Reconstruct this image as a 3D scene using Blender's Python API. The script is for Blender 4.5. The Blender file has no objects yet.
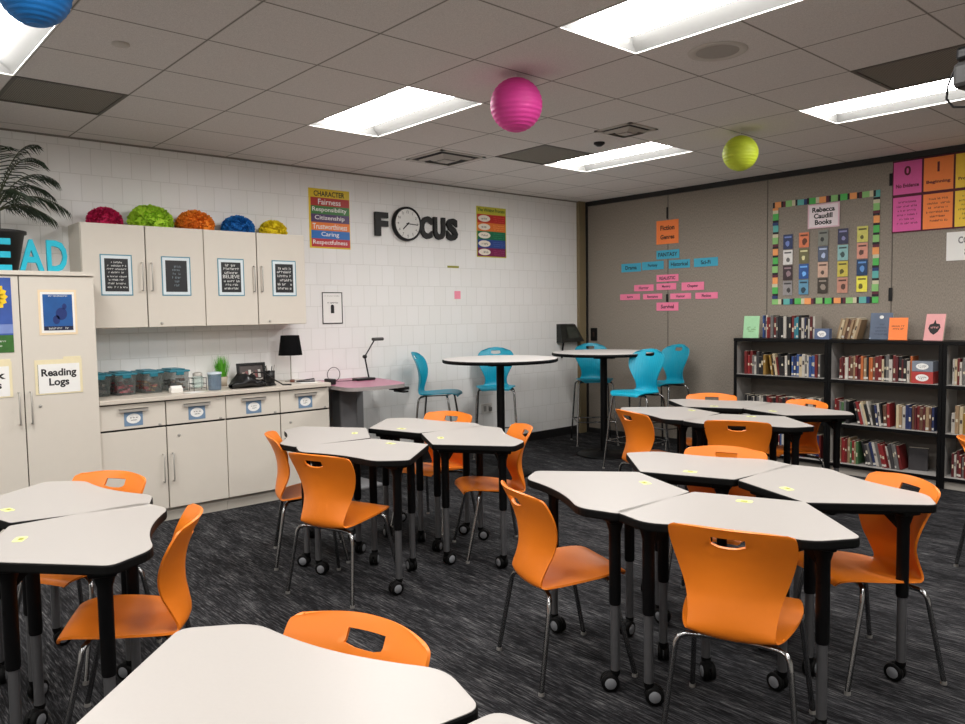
import bpy, bmesh, math, random
from mathutils import Vector, Matrix, Euler
R = math.radians
random.seed(11)
scene = bpy.context.scene
COL = scene.collection

# ------------------------------------------------------------------ materials
def lin(c):
    c = c / 255.0
    return c / 12.92 if c <= 0.04045 else ((c + 0.055) / 1.055) ** 2.4
def rgb(*c): return (lin(c[0]), lin(c[1]), lin(c[2]), 1.0)
MATS = {}
def nodes_of(m):
    m.use_nodes = True
    nt = m.node_tree
    return nt, nt.nodes['Principled BSDF']
def mat(name, c, rough=.5, metal=0., spec=.5, vary=.06, scale=40., emit=0., bump=0., bscale=200.):
    if name in MATS: return MATS[name]
    m = bpy.data.materials.new(name); nt, b = nodes_of(m)
    col = rgb(*c)
    tc = nt.nodes.new('ShaderNodeTexCoord')
    n = nt.nodes.new('ShaderNodeTexNoise'); n.inputs['Scale'].default_value = scale; n.inputs['Detail'].default_value = 3
    nt.links.new(tc.outputs['Object'], n.inputs['Vector'])
    mx = nt.nodes.new('ShaderNodeMix'); mx.data_type = 'RGBA'
    mx.inputs[6].default_value = tuple(min(1, x * (1 - vary)) for x in col[:3]) + (1,)
    mx.inputs[7].default_value = tuple(min(1, x * (1 + vary)) for x in col[:3]) + (1,)
    nt.links.new(n.outputs['Fac'], mx.inputs[0]); nt.links.new(mx.outputs[2], b.inputs['Base Color'])
    b.inputs['Roughness'].default_value = rough; b.inputs['Metallic'].default_value = metal
    b.inputs['Specular IOR Level'].default_value = spec
    if emit:
        b.inputs['Emission Color'].default_value = col; b.inputs['Emission Strength'].default_value = emit
    if bump:
        n2 = nt.nodes.new('ShaderNodeTexNoise'); n2.inputs['Scale'].default_value = bscale
        nt.links.new(tc.outputs['Object'], n2.inputs['Vector'])
        bp = nt.nodes.new('ShaderNodeBump'); bp.inputs['Strength'].default_value = bump; bp.inputs['Distance'].default_value = .002
        nt.links.new(n2.outputs['Fac'], bp.inputs['Height']); nt.links.new(bp.outputs['Normal'], b.inputs['Normal'])
    MATS[name] = m
    return m

def block_wall_material():
    m = bpy.data.materials.new('painted_block'); nt, b = nodes_of(m); L = nt.links.new
    tc = nt.nodes.new('ShaderNodeTexCoord'); sp = nt.nodes.new('ShaderNodeSeparateXYZ'); cb = nt.nodes.new('ShaderNodeCombineXYZ')
    L(tc.outputs['Object'], sp.inputs[0]); L(sp.outputs['Y'], cb.inputs['X']); L(sp.outputs['Z'], cb.inputs['Y'])
    br = nt.nodes.new('ShaderNodeTexBrick')
    br.offset = .5; br.offset_frequency = 2; br.squash = 1
    for k, v in (('Scale', 1), ('Mortar Size', .003), ('Mortar Smooth', .4), ('Brick Width', .1475), ('Row Height', .2032)): br.inputs[k].default_value = v
    br.inputs['Color1'].default_value = rgb(238, 238, 236); br.inputs['Color2'].default_value = rgb(235, 235, 232)
    br.inputs['Mortar'].default_value = rgb(219, 219, 215)
    L(cb.outputs[0], br.inputs['Vector']); L(br.outputs['Color'], b.inputs['Base Color'])
    n = nt.nodes.new('ShaderNodeTexNoise'); n.inputs['Scale'].default_value = 60; L(tc.outputs['Object'], n.inputs['Vector'])
    ma = nt.nodes.new('ShaderNodeMath'); ma.operation = 'MULTIPLY_ADD'; ma.inputs[1].default_value = -1.0
    mb = nt.nodes.new('ShaderNodeMath'); mb.operation = 'MULTIPLY'; mb.inputs[1].default_value = .12
    L(n.outputs['Fac'], mb.inputs[0]); L(br.outputs['Fac'], ma.inputs[0]); L(mb.outputs[0], ma.inputs[2])
    bp = nt.nodes.new('ShaderNodeBump'); bp.inputs['Strength'].default_value = .45; bp.inputs['Distance'].default_value = .003
    L(ma.outputs[0], bp.inputs['Height']); L(bp.outputs['Normal'], b.inputs['Normal'])
    b.inputs['Roughness'].default_value = .42
    return m
def carpet_material():
    m = bpy.data.materials.new('streaked_carpet'); nt, b = nodes_of(m); L = nt.links.new
    tc = nt.nodes.new('ShaderNodeTexCoord')
    def streak(sx, sy, det):
        mp = nt.nodes.new('ShaderNodeMapping'); mp.inputs['Scale'].default_value = (sx, sy, 1)
        n = nt.nodes.new('ShaderNodeTexNoise'); n.inputs['Scale'].default_value = 1; n.inputs['Detail'].default_value = det; n.inputs['Roughness'].default_value = .6
        L(tc.outputs['Object'], mp.inputs[0]); L(mp.outputs[0], n.inputs['Vector']); return n
    a = streak(6, 100, 4); c = streak(18, 280, 3); d = streak(2.5, 9, 2)
    s1 = nt.nodes.new('ShaderNodeMath'); s1.operation = 'ADD'; L(a.outputs['Fac'], s1.inputs[0]); L(c.outputs['Fac'], s1.inputs[1])
    s2 = nt.nodes.new('ShaderNodeMath'); s2.operation = 'MULTIPLY_ADD'; s2.inputs[1].default_value = .45; L(d.outputs['Fac'], s2.inputs[0]); L(s1.outputs[0], s2.inputs[2])
    rp = nt.nodes.new('ShaderNodeValToRGB'); e = rp.color_ramp.elements
    mr = nt.nodes.new('ShaderNodeMapRange'); mr.inputs['From Min'].default_value = .95; mr.inputs['From Max'].default_value = 1.62
    L(s2.outputs[0], mr.inputs['Value']); L(mr.outputs[0], rp.inputs['Fac'])
    e[0].position = .12; e[0].color = rgb(18, 18, 20); e[1].position = .95; e[1].color = rgb(122, 121, 120)
    k = e.new(.42); k.color = rgb(38, 38, 40); k = e.new(.62); k.color = rgb(70, 70, 72)
    L(rp.outputs[0], b.inputs['Base Color'])
    b.inputs['Roughness'].default_value = .95; b.inputs['Specular IOR Level'].default_value = .1
    bp = nt.nodes.new('ShaderNodeBump'); bp.inputs['Strength'].default_value = .5; bp.inputs['Distance'].default_value = .004
    L(c.outputs['Fac'], bp.inputs['Height']); L(bp.outputs['Normal'], b.inputs['Normal'])
    return m
TX, TY, TS = 1.42, -4.68, .6096       # ceiling grid origin and pitch
def ceiling_material():
    m = bpy.data.materials.new('ceiling_tile'); nt, b = nodes_of(m); L = nt.links.new
    tc = nt.nodes.new('ShaderNodeTexCoord'); sp = nt.nodes.new('ShaderNodeSeparateXYZ'); L(tc.outputs['Object'], sp.inputs[0])
    def edge(axis, o):
        s = nt.nodes.new('ShaderNodeMath'); s.operation = 'ADD'; s.inputs[1].default_value = -o + 100 * TS; L(sp.outputs[axis], s.inputs[0])
        p = nt.nodes.new('ShaderNodeMath'); p.operation = 'PINGPONG'; p.inputs[1].default_value = TS / 2; L(s.outputs[0], p.inputs[0])
        q = nt.nodes.new('ShaderNodeMath'); q.operation = 'LESS_THAN'; q.inputs[1].default_value = .0035; L(p.outputs[0], q.inputs[0])
        g = nt.nodes.new('ShaderNodeMath'); g.operation = 'LESS_THAN'; g.inputs[1].default_value = .0075; L(p.outputs[0], g.inputs[0])
        return q, g
    q1, g1 = edge('X', TX); q2, g2 = edge('Y', TY)
    def mx(a, c):
        o = nt.nodes.new('ShaderNodeMath'); o.operation = 'MAXIMUM'; L(a.outputs[0], o.inputs[0]); L(c.outputs[0], o.inputs[1]); return o
    q, g = mx(q1, q2), mx(g1, g2)
    n = nt.nodes.new('ShaderNodeTexNoise'); n.inputs['Scale'].default_value = 240; n.inputs['Detail'].default_value = 2; L(tc.outputs['Object'], n.inputs['Vector'])
    r = nt.nodes.new('ShaderNodeValToRGB'); r.color_ramp.elements[0].color = rgb(206, 201, 196); r.color_ramp.elements[1].color = rgb(226, 221, 216)
    r.color_ramp.elements[0].position = .35; r.color_ramp.elements[1].position = .65; L(n.outputs['Fac'], r.inputs['Fac'])
    m1 = nt.nodes.new('ShaderNodeMix'); m1.data_type = 'RGBA'; m1.inputs[7].default_value = rgb(186, 181, 175); L(g.outputs[0], m1.inputs[0]); L(r.outputs[0], m1.inputs[6])
    m2 = nt.nodes.new('ShaderNodeMix'); m2.data_type = 'RGBA'; m2.inputs[7].default_value = rgb(126, 121, 114); L(q.outputs[0], m2.inputs[0]); L(m1.outputs[2], m2.inputs[6])
    L(m2.outputs[2], b.inputs['Base Color']); b.inputs['Roughness'].default_value = .9; b.inputs['Specular IOR Level'].default_value = .2
    return m
def fabric_material():
    m = bpy.data.materials.new('partition_fabric'); nt, b = nodes_of(m); L = nt.links.new
    tc = nt.nodes.new('ShaderNodeTexCoord'); n = nt.nodes.new('ShaderNodeTexNoise'); n.inputs['Scale'].default_value = 160; n.inputs['Detail'].default_value = 5
    mp = nt.nodes.new('ShaderNodeMapping'); mp.inputs['Scale'].default_value = (1, 1, .35); L(tc.outputs['Object'], mp.inputs[0]); L(mp.outputs[0], n.inputs['Vector'])
    r = nt.nodes.new('ShaderNodeValToRGB'); r.color_ramp.elements[0].color = rgb(128, 120, 110); r.color_ramp.elements[1].color = rgb(160, 151, 140)
    r.color_ramp.elements[0].position = .3; r.color_ramp.elements[1].position = .7
    L(n.outputs['Fac'], r.inputs['Fac']); L(r.outputs[0], b.inputs['Base Color']); b.inputs['Roughness'].default_value = .9
    b.inputs['Specular IOR Level'].default_value = .15
    return m
def perforated_material():
    m = bpy.data.materials.new('perforated_grille'); nt, b = nodes_of(m); L = nt.links.new
    tc = nt.nodes.new('ShaderNodeTexCoord'); v = nt.nodes.new('ShaderNodeTexVoronoi'); v.inputs['Scale'].default_value = 90; v.inputs['Randomness'].default_value = 0
    L(tc.outputs['Object'], v.inputs['Vector']); r = nt.nodes.new('ShaderNodeValToRGB')
    r.color_ramp.elements[0].color = rgb(92, 87, 78); r.color_ramp.elements[1].color = rgb(150, 144, 132); r.color_ramp.elements[0].position = .35; r.color_ramp.elements[1].position = .6
    L(v.outputs['Distance'], r.inputs['Fac']); L(r.outputs[0], b.inputs['Base Color']); b.inputs['Roughness'].default_value = .7
    return m

M_BLOCK, M_CARPET, M_CEIL, M_FABRIC, M_PERF = block_wall_material(), carpet_material(), ceiling_material(), fabric_material(), perforated_material()
BLACK = mat('black_plastic', (16, 16, 17), .42, spec=.35)
BLACKM = mat('black_satin_metal', (6, 6, 7), .5, spec=.2)
RUBBER = mat('black_rubber', (7, 7, 7), .6, spec=.15)
CHROME = mat('chrome_tube', (150, 150, 150), .2, 1.0)
STEEL = mat('brushed_steel', (176, 172, 165), .4, .35)
GREYTUBE = mat('grey_metal_tube', (128, 128, 130), .35, .8)
HUB = mat('grey_hub', (120, 122, 126), .4)
def ribbed(m):
    nt = m.node_tree; b = nt.nodes['Principled BSDF']; tc = nt.nodes.new('ShaderNodeTexCoord'); wv = nt.nodes.new('ShaderNodeTexWave')
    wv.bands_direction = 'X'; wv.inputs['Scale'].default_value = 13; nt.links.new(tc.outputs['Object'], wv.inputs['Vector'])
    bp = nt.nodes.new('ShaderNodeBump'); bp.inputs['Strength'].default_value = .35; bp.inputs['Distance'].default_value = .004
    nt.links.new(wv.outputs['Fac'], bp.inputs['Height']); nt.links.new(bp.outputs['Normal'], b.inputs['Normal']); return m
ORANGE = mat('orange_shell', (232, 124, 26), .42, vary=.02)
TEAL = ribbed(mat('teal_shell', (0, 150, 178), .38, vary=.02))
LAM = mat('pale_laminate', (171, 166, 161), .38, vary=.02, scale=120)
CAB = mat('beige_laminate', (214, 207, 195), .45, vary=.02, scale=15)
CABDK = mat('beige_carcass', (186, 180, 169), .5, vary=.02)
COUNTER = mat('counter_laminate', (205, 196, 183), .4, vary=.1, scale=150)
WHITE = mat('white_paper', (238, 237, 233), .6, vary=.01)
WHITEP = mat('white_paint', (225, 222, 216), .5, vary=.02)
INK = mat('black_ink', (24, 22, 24), .6)
GAP_SHADE = mat('gap_shade', (34, 31, 28), .8)  # shade in door gaps and louvre slots, put into the colour
PINK = mat('magenta_paper', (205, 30, 125), .6)
YELLOW = mat('yellow_sticker', (226, 230, 150), .5)

# ------------------------------------------------------------------ mesh helpers
class MB:
    def __init__(s): s.v, s.f, s.m, s.sm = [], [], [], []
    def add(s, vs, fs, mi=0, smooth=False):
        o = len(s.v); s.v += [Vector(p) for p in vs]
        for f in fs: s.f.append([i + o for i in f]); s.m.append(mi); s.sm.append(smooth)
        return s
    def box(s, x0, x1, y0, y1, z0, z1, mi=0, bev=0.):
        if bev:
            b = min(bev, (x1 - x0) / 2.01, (y1 - y0) / 2.01, (z1 - z0) / 2.01)
            bm = bmesh.new(); bmesh.ops.create_cube(bm, size=1.0)
            for v in bm.verts: v.co = Vector(((x0 + x1) / 2 + v.co.x * (x1 - x0), (y0 + y1) / 2 + v.co.y * (y1 - y0), (z0 + z1) / 2 + v.co.z * (z1 - z0)))
            bmesh.ops.bevel(bm, geom=bm.edges[:], offset=b, segments=2, affect='EDGES', profile=.5)
            bm.verts.index_update()
            s.add([v.co.copy() for v in bm.verts], [[v.index for v in f.verts] for f in bm.faces], mi); bm.free(); return s
        vs = [(x, y, z) for z in (z0, z1) for y in (y0, y1) for x in (x0, x1)]
        return s.add(vs, [(0, 2, 3, 1), (4, 5, 7, 6), (0, 1, 5, 4), (2, 6, 7, 3), (0, 4, 6, 2), (1, 3, 7, 5)], mi)
    def tube(s, pts, r, mi=0, n=10, cap=True):
        pts = [Vector(p) for p in pts]; rs = r if isinstance(r, (list, tuple)) else [r] * len(pts)
        vs, fs = [], []; ref = None
        for i, p in enumerate(pts):
            t = (pts[min(i + 1, len(pts) - 1)] - pts[max(i - 1, 0)]).normalized()
            if ref is None: ref = t.cross(Vector((0, 0, 1)) if abs(t.z) < .9 else Vector((1, 0, 0))).normalized()
            ref = (ref - t * ref.dot(t)).normalized(); w = t.cross(ref)
            for k in range(n):
                a = 2 * math.pi * k / n; vs.append(p + (ref * math.cos(a) + w * math.sin(a)) * rs[i])
        for i in range(len(pts) - 1):
            for k in range(n): fs.append((i * n + k, i * n + (k + 1) % n, (i + 1) * n + (k + 1) % n, (i + 1) * n + k))
        s.add(vs, fs, mi, True)
        if cap:
            o = len(pts) - 1
            s.add(vs[:n], [tuple(reversed(range(n)))], mi); s.add(vs[o * n:], [tuple(range(n))], mi)
        return s
    def lathe(s, prof, c=(0, 0, 0), mi=0, n=32, smooth=True, rot=None):
        vs, fs = [], []; c = Vector(c)
        for r, z in prof:
            for k in range(n):
                a = 2 * math.pi * k / n; p = Vector((r * math.cos(a), r * math.sin(a), z))
                vs.append(c + (rot @ p if rot else p))
        for i in range(len(prof) - 1):
            for k in range(n): fs.append((i * n + k, i * n + (k + 1) % n, (i + 1) * n + (k + 1) % n, (i + 1) * n + k))
        s.add(vs, fs, mi, smooth)
        if prof[0][0] > 1e-5: s.add(vs[:n], [tuple(reversed(range(n)))], mi)
        if prof[-1][0] > 1e-5: s.add(vs[-n:], [tuple(range(n))], mi)
        return s
    def prism(s, poly, z0, z1, mi=0, mt=None, grow=0.):
        n = len(poly)
        vs = [(x, y, z0) for x, y in poly] + [(x, y, z1) for x, y in poly]
        s.add(vs, [tuple((i, (i + 1) % n, n + (i + 1) % n, n + i)) for i in range(n)], mi)
        s.add(vs, [tuple(reversed(range(n)))], mi); s.add(vs, [tuple(range(n, 2 * n))], mi if mt is None else mt)
        return s
    def build(s, name, mats, parent=None, mw=None, link=True):
        me = bpy.data.meshes.new(name); me.from_pydata([tuple(v) for v in s.v], [], s.f)
        for m in (mats if isinstance(mats, (list, tuple)) else [mats]): me.materials.append(m)
        me.polygons.foreach_set('material_index', s.m); me.polygons.foreach_set('use_smooth', s.sm); me.update()
        return place(name, me, parent, mw)
def place(name, me, parent=None, mw=None):
    o = bpy.data.objects.new(name, me); COL.objects.link(o)
    if mw is not None: o.matrix_local = mw
    if parent: o.parent = parent
    return o
def tag(o, label=None, cat=None, group=None, kind=None):
    if label: o['label'] = label
    if cat: o['category'] = cat
    if group: o['group'] = group
    if kind: o['kind'] = kind
    return o
def empty(name, loc=(0, 0, 0), rz=0., label=None, cat=None, group=None, mw=None):
    o = bpy.data.objects.new(name, None); COL.objects.link(o); o.empty_display_size = .1
    if mw is not None: o.matrix_world = mw
    else: o.location = loc; o.rotation_euler = (0, 0, rz)
    return tag(o, label, cat, group)
def children(o): return [c for c in COL.objects if c.parent == o]
def copy_tree(o, parent=None):
    c = o.copy(); COL.objects.link(c)
    if parent: c.parent = parent
    for ch in children(o): copy_tree(ch, c)
    return c
def structure(o): o['kind'] = 'structure'; return o
def rounded(poly, rads, n=5):
    out = []; N = len(poly)
    for i, p in enumerate(poly):
        r = rads[i] if isinstance(rads, (list, tuple)) else rads
        p = Vector(p); a = Vector(poly[i - 1]) - p; b = Vector(poly[(i + 1) % N]) - p
        if r <= 0: out.append(tuple(p)); continue
        A = p + a.normalized() * min(r, a.length * .48); B = p + b.normalized() * min(r, b.length * .48)
        for k in range(n + 1):
            t = k / n; out.append(tuple(A * (1 - t) ** 2 + p * 2 * t * (1 - t) + B * t * t))
    return out
def WW(y, z, off=0.): # on the block wall: local x = +Y, local y = +Z, local z = +X
    return Matrix(((0, 0, 1, off), (1, 0, 0, y), (0, 1, 0, z), (0, 0, 0, 1)))
def GW(x, z, off=0.): # on the partition: local x = +X, local y = +Z, local z = -Y
    return Matrix(((1, 0, 0, x), (0, 0, -1, -off), (0, 1, 0, z), (0, 0, 0, 1)))
def text_mesh(s, w=None, h=None, ext=.0006, bold=0., sx=1., shear=0.):
    cu = bpy.data.curves.new('t', 'FONT'); cu.body = s; cu.size = 1; cu.align_x = 'CENTER'; cu.align_y = 'CENTER'
    cu.offset = bold; cu.resolution_u = 3; cu.shear = shear; cu.extrude = .01; cu.space_line = .95
    ob = bpy.data.objects.new('t', cu); me = bpy.data.meshes.new_from_object(ob)
    bpy.data.objects.remove(ob); bpy.data.curves.remove(cu)
    xs = [v.co.x for v in me.vertices]; ys = [v.co.y for v in me.vertices]; zs = [v.co.z for v in me.vertices]
    cx, cy = (max(xs) + min(xs)) / 2, (max(ys) + min(ys)) / 2
    fx = w / (max(xs) - min(xs)) if w else None; fy = h / (max(ys) - min(ys)) if h else None
    fx = fx or fy * sx; fy = fy or fx / sx
    for v in me.vertices: v.co = ((v.co.x - cx) * fx, (v.co.y - cy) * fy, (v.co.z - min(zs)) / .02 * ext)
    return me
def lettering(s, parent, x, y, z, m, w=None, h=None, **k):
    me = text_mesh(s, w, h, **k); me.materials.append(m); return place('lettering', me, parent, Matrix.Translation((x, y, z)))
def scribble(parent, x0, x1, rows, z, m, hh, seed=0, center=True, name='lettering'):
    """rows of small pen strokes for writing too small to read"""
    rn = random.Random(seed); b = MB()
    for y, frac in rows:
        L = (x1 - x0) * frac; x = (x0 + x1) / 2 - L / 2 if center else x0; e = x + L
        while x < e:
            w = hh * rn.uniform(.35, .8); t = hh * .17
            if rn.random() < .16: x += hh * .6; continue
            k = rn.random()
            b.box(x, x + t, y - hh / 2, y + hh / 2 * rn.choice((1, .5)), z, z + .0005)
            if k < .75: b.box(x, x + w, y + (hh * .1 if k < .4 else -hh / 2), y + (hh * .1 if k < .4 else -hh / 2) + t, z, z + .0005)
            if k > .4: b.box(x + w - t, x + w, y - hh / 2, y + hh * .2, z, z + .0005)
            x += w + hh * .25
    return b.build(name, m, parent)
def sheet(name, mw, w, h, m, label, cat, group=None, t=.0015):
    o = MB().box(-w / 2, w / 2, -h / 2, h / 2, 0, t).build(name, m, None, mw); return tag(o, label, cat, group)
def patch(name, parent, x0, x1, y0, y1, z, m, t=.0006):
    return MB().box(x0, x1, y0, y1, z, z + t).build(name, m, parent)
def oval(name, parent, cx, cy, rx, ry, z, m, n=28, t=.0006):
    return MB().prism([(cx + rx * math.cos(2 * math.pi * k / n), cy + ry * math.sin(2 * math.pi * k / n)) for k in range(n)], z, z + t).build(name, m, parent)
def ordinal(n):
    return ('first second third fourth fifth sixth seventh eighth ninth tenth eleventh twelfth thirteenth fourteenth fifteenth sixteenth seventeenth eighteenth nineteenth twentieth '
            'twenty-first twenty-second twenty-third twenty-fourth twenty-fifth twenty-sixth twenty-seventh twenty-eighth twenty-ninth thirtieth thirty-first thirty-second thirty-third thirty-fourth thirty-fifth thirty-sixth thirty-seventh thirty-eighth').split()[n - 1]

# ------------------------------------------------------------------ room shell
H = 2.91; RX = 9.6; RY = -10.4
structure(MB().box(-.15, RX + .15, RY - .15, .15, -.12, 0).build('floor', M_CARPET))
structure(MB().box(-.15, 0, RY, .15, 0, H + .3).build('wall_left', M_BLOCK))
structure(MB().box(0, RX, 0, .15, 0, H + .3).build('wall_back', M_FABRIC))
structure(MB().box(RX, RX + .15, RY, .15, 0, H + .3).build('wall_right', WHITEP))
structure(MB().box(0, RX, RY - .15, RY, 0, H + .3).build('wall_front', WHITEP))
structure(MB().box(0, .012, RY, -.16, 0, .1).build('baseboard_left', mat('black_vinyl', (26, 26, 27), .5)))
structure(MB().box(.03, RX, -.012, 0, 0, .06).build('baseboard_back', MATS['black_vinyl']))
structure(MB().box(.0, RX, -.03, 0, H - .055, H).build('trim_1', mat('black_track', (20, 19, 18), .5)))
structure(MB().box(0, .05, -.16, -.05, 0, H).build('trim_2', mat('tan_post', (126, 112, 84), .5)))
structure(MB().box(0, .035, -.05, -.03, 0, H).build('trim_3', mat('tan_post_edge', (188, 180, 166), .5)))
structure(MB().box(0, .05, -.03, 0, 0, H - .05).build('trim_4', MATS['black_track']))
for k, x in enumerate((1.245, 2.455, 3.665, 4.875, 6.085, 7.295, 8.505)):
    structure(MB().box(x - .004, x + .004, -.004, 0, .06, H - .055).build('trim_%d' % (5 + k), mat('seam_strip', (92, 86, 78), .7)))
structure(MB().box(0, .018, RY, -.16, H - .012, H).build('trim_12', mat('wall_angle', (132, 126, 118), .6)))
FIX = [(TX + i * 4 * TS, TY + j * 4 * TS) for i in (0, 1, 2) for j in (-2, -1, 0, 1)]
GRILLES = [(TX - TS, TY - 3 * TS), (TX, TY + 3 * TS), (TX + 5 * TS, TY + 3 * TS)]
holes = set()
for x, y in FIX:
    for d in (0, 1): holes.add((round((x - TX) / TS) + d, round((y - TY) / TS)))
for x, y in GRILLES: holes.add((round((x - TX) / TS), round((y - TY) / TS)))
cb = MB()
for i in range(-3, 15):
    for j in range(-10, 9):
        if (i, j) in holes: continue
        x0, x1 = max(-.1, TX + i * TS), min(RX + .1, TX + (i + 1) * TS); y0, y1 = max(RY - .1, TY + j * TS), min(.1, TY + (j + 1) * TS)
        if x1 > x0 and y1 > y0: cb.box(x0, x1, y0, y1, H, H + .02)
structure(cb.build('ceiling', M_CEIL))

# ------------------------------------------------------------------ ceiling fixtures
LENS = mat('glowing_lens', (255, 252, 249), .4, emit=27.0, vary=0)
REFL = mat('white_reflector', (240, 238, 232), .35, vary=.01); BAFFLE = mat('perforated_baffle', (112, 112, 110), .5, vary=.03)
FLABEL = ['above the tall cabinet wall', 'second row from the partition', 'first row from the partition']
def fixture(x, y, label):
    t = empty('ceiling_light', (x, y, H), 0, label, 'light', 'recessed ceiling lights')
    w, d, hh = 2 * TS, TS, .07
    f = MB()
    for a in ((0, w, 0, .008), (0, w, d - .008, d), (0, .008, .008, d - .008), (w - .008, w, .008, d - .008)): f.box(a[0], a[1], a[2], a[3], -.003, .006)
    f.build('frame', REFL, t)
    o = [(.008, .008), (w - .008, .008), (w - .008, d - .008), (.008, d - .008)]; i = [(.035, .085), (w - .035, .085), (w - .035, d - .085), (.035, d - .085)]
    r = MB(); vs = [(a, b, .002) for a, b in o] + [(a, b, hh) for a, b in i]
    r.add(vs, [(k, (k + 1) % 4, 4 + (k + 1) % 4, 4 + k) for k in range(4)]); r.build('reflector', BAFFLE, t)
    n = 10; vs, fs = [], []
    for k in range(n + 1):
        u = k / n; yy = .085 + (d - .17) * u; zz = hh - .055 * math.sin(math.pi * u) ** .7
        vs += [(.035, yy, zz), (w - .035, yy, zz)]
    for k in range(n): fs.append((2 * k, 2 * k + 2, 2 * k + 3, 2 * k + 1))
    MB().add(vs, fs, 0, True).build('lens', LENS, t)
    MB().box(0, w, 0, d, hh + .002, hh + .03).build('housing', WHITEP, t)
FN = {(0, 1): 'recessed ceiling light above the middle of the room near the framed word wall', (0, 2): 'recessed ceiling light next to a dark grille, over the high tables',
      (1, 1): 'recessed ceiling light beside the round ceiling speaker', (1, 2): 'recessed ceiling light beside the projector and dark grille near bookcases',
      (0, 0): 'recessed ceiling light beside the blue paper lantern'}
for i in range(3):
    for j in range(4):
        fixture(TX + i * 4 * TS, TY + (j - 2) * 4 * TS + 0 * TS, FN.get((i, j - 1), 'recessed ceiling light outside the photographed area, column %s row %s' % (ordinal(i + 1), ordinal(j + 1))))
for (x, y), l in zip(GRILLES, ('dark perforated return grille in ceiling above the tall cabinet', 'dark perforated return grille beside the light over the high tables', 'dark perforated return grille beside the light near the projector')):
    t = empty('ceiling_grille', (x, y, H), 0, l, 'vent', 'dark ceiling grilles')
    f = MB()
    for a in ((0, TS, 0, .02), (0, TS, TS - .02, TS), (0, .02, .02, TS - .02), (TS - .02, TS, .02, TS - .02)): f.box(a[0], a[1], a[2], a[3], -.004, .008)
    f.build('frame', mat('grille_frame', (92, 87, 79), .6), t); MB().box(.02, TS - .02, .02, TS - .02, .002, .01).build('screen', M_PERF, t)
def diffuser(cx, cy, s, label):
    t = empty('air_diffuser', (cx, cy, H), 0, label, 'vent')
    m = mat('diffuser_white', (178, 172, 163), .5)
    f = MB(); k = s / 2
    for a in ((-k, k, -k, -k + .03), (-k, k, k - .03, k), (-k, -k + .03, -k, k), (k - .03, k, -k, k)): f.box(*a, -.008, 0)
    f.build('frame', m, t); MB().box(-k + .03, k - .03, -k + .03, k - .03, -.002, 0).build('shade_backing', GAP_SHADE, t)  # dark sheet paints the shadow seen between the louvres
    for q in (.70, .42):
        a, b = k * q, k * (q - .12)
        vs = [(x * a, y * a, -.012) for x, y in ((-1, -1), (1, -1), (1, 1), (-1, 1))] + [(x * b, y * b, -.03) for x, y in ((-1, -1), (1, -1), (1, 1), (-1, 1))]
        MB().add(vs, [(i, (i + 1) % 4, 4 + (i + 1) % 4, 4 + i) for i in range(4)]).build('louvre', m, t)
    a = k * .26
    MB().box(-a, a, -a, a, -.034, -.03).build('center_plate', m, t)
diffuser(TX - TS / 2, TY + 2.5 * TS, .5, 'square stepped air diffuser in ceiling above the clock wall')
diffuser(2.76, -2.73, .34, 'small square air diffuser between the pink lantern and the far light')
t = empty('ceiling_speaker', (TX + 4.5 * TS, TY + 1.5 * TS, H), 0, 'round grey speaker grille set in a ceiling tile', 'speaker')
MB().lathe([(.155, -.001), (.15, -.006), (.115, -.006), (.11, -.002)], n=40).build('ring', mat('speaker_ring', (196, 190, 181), .6), t)
MB().lathe([(.112, -.003), (.0, -.004)], n=40).build('grille', mat('speaker_grille', (164, 158, 150), .7), t)
o = MB().lathe([(.042, 0), (.042, -.008), (.03, -.011), (0, -.012)], n=28).build('sprinkler_cap', mat('cap_white', (190, 184, 175), .5), None, Matrix.Translation((2.32, -6.21, H)))
tag(o, 'small round sprinkler cap on the ceiling near the blue lantern', 'sprinkler')
o = MB().lathe([(.045, 0), (.045, -.012), (.02, -.03), (0, -.032)], n=24).build('ceiling_sensor', BLACK, None, Matrix.Translation((2.35, -2.55, H)))
tag(o, 'tiny dark round sensor on ceiling by the far grille', 'sensor')

# paper lanterns
def lantern(x, y, z, r, c, nm, label):
    t = empty('paper_lantern', (x, y, z), 0, label, 'lantern', 'round paper lanterns')
    prof = []; N = 60
    for k in range(N + 1):
        th = R(12) + (math.pi - R(24)) * k / N; rr = r * (1 + .012 * math.cos(k * math.pi * 2 / 4))
        prof.append((rr * math.sin(th), -rr * math.cos(th)))
    m = bpy.data.materials.new(nm); nt, b = nodes_of(m); tc = nt.nodes.new('ShaderNodeTexCoord'); n = nt.nodes.new('ShaderNodeTexNoise'); n.inputs['Scale'].default_value = 30
    nt.links.new(tc.outputs['Object'], n.inputs['Vector']); mx = nt.nodes.new('ShaderNodeMix'); mx.data_type = 'RGBA'
    mx.inputs[6].default_value = rgb(*[v * .95 for v in c]); mx.inputs[7].default_value = rgb(*c); nt.links.new(n.outputs['Fac'], mx.inputs[0]); nt.links.new(mx.outputs[2], b.inputs['Base Color'])
    b.inputs['Roughness'].default_value = .6; b.inputs['Transmission Weight'].default_value = 0.
    MB().lathe(prof, n=40).build('shade', m, t)
    w = MB(); w.tube([(r * .2 * math.cos(a), r * .2 * math.sin(a), r * .985) for a in [2 * math.pi * k / 20 for k in range(21)]], .002, n=6)
    w.build('wire_ring', STEEL, t)
    MB().tube([(0, 0, r * .95), (0, 0, H - z)], .0015, n=6).build('string', WHITE, t)
    MB().tube([(-r * .2, 0, r * .98), (0, 0, r * .95), (r * .2, 0, r * .98)], .0015, n=6).build('cross_wire', STEEL, t)
lantern(3.21, -4.33, 2.735, .15, (226, 62, 156), 'lantern_pink', 'hot pink round paper lantern hanging from the ceiling')
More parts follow.
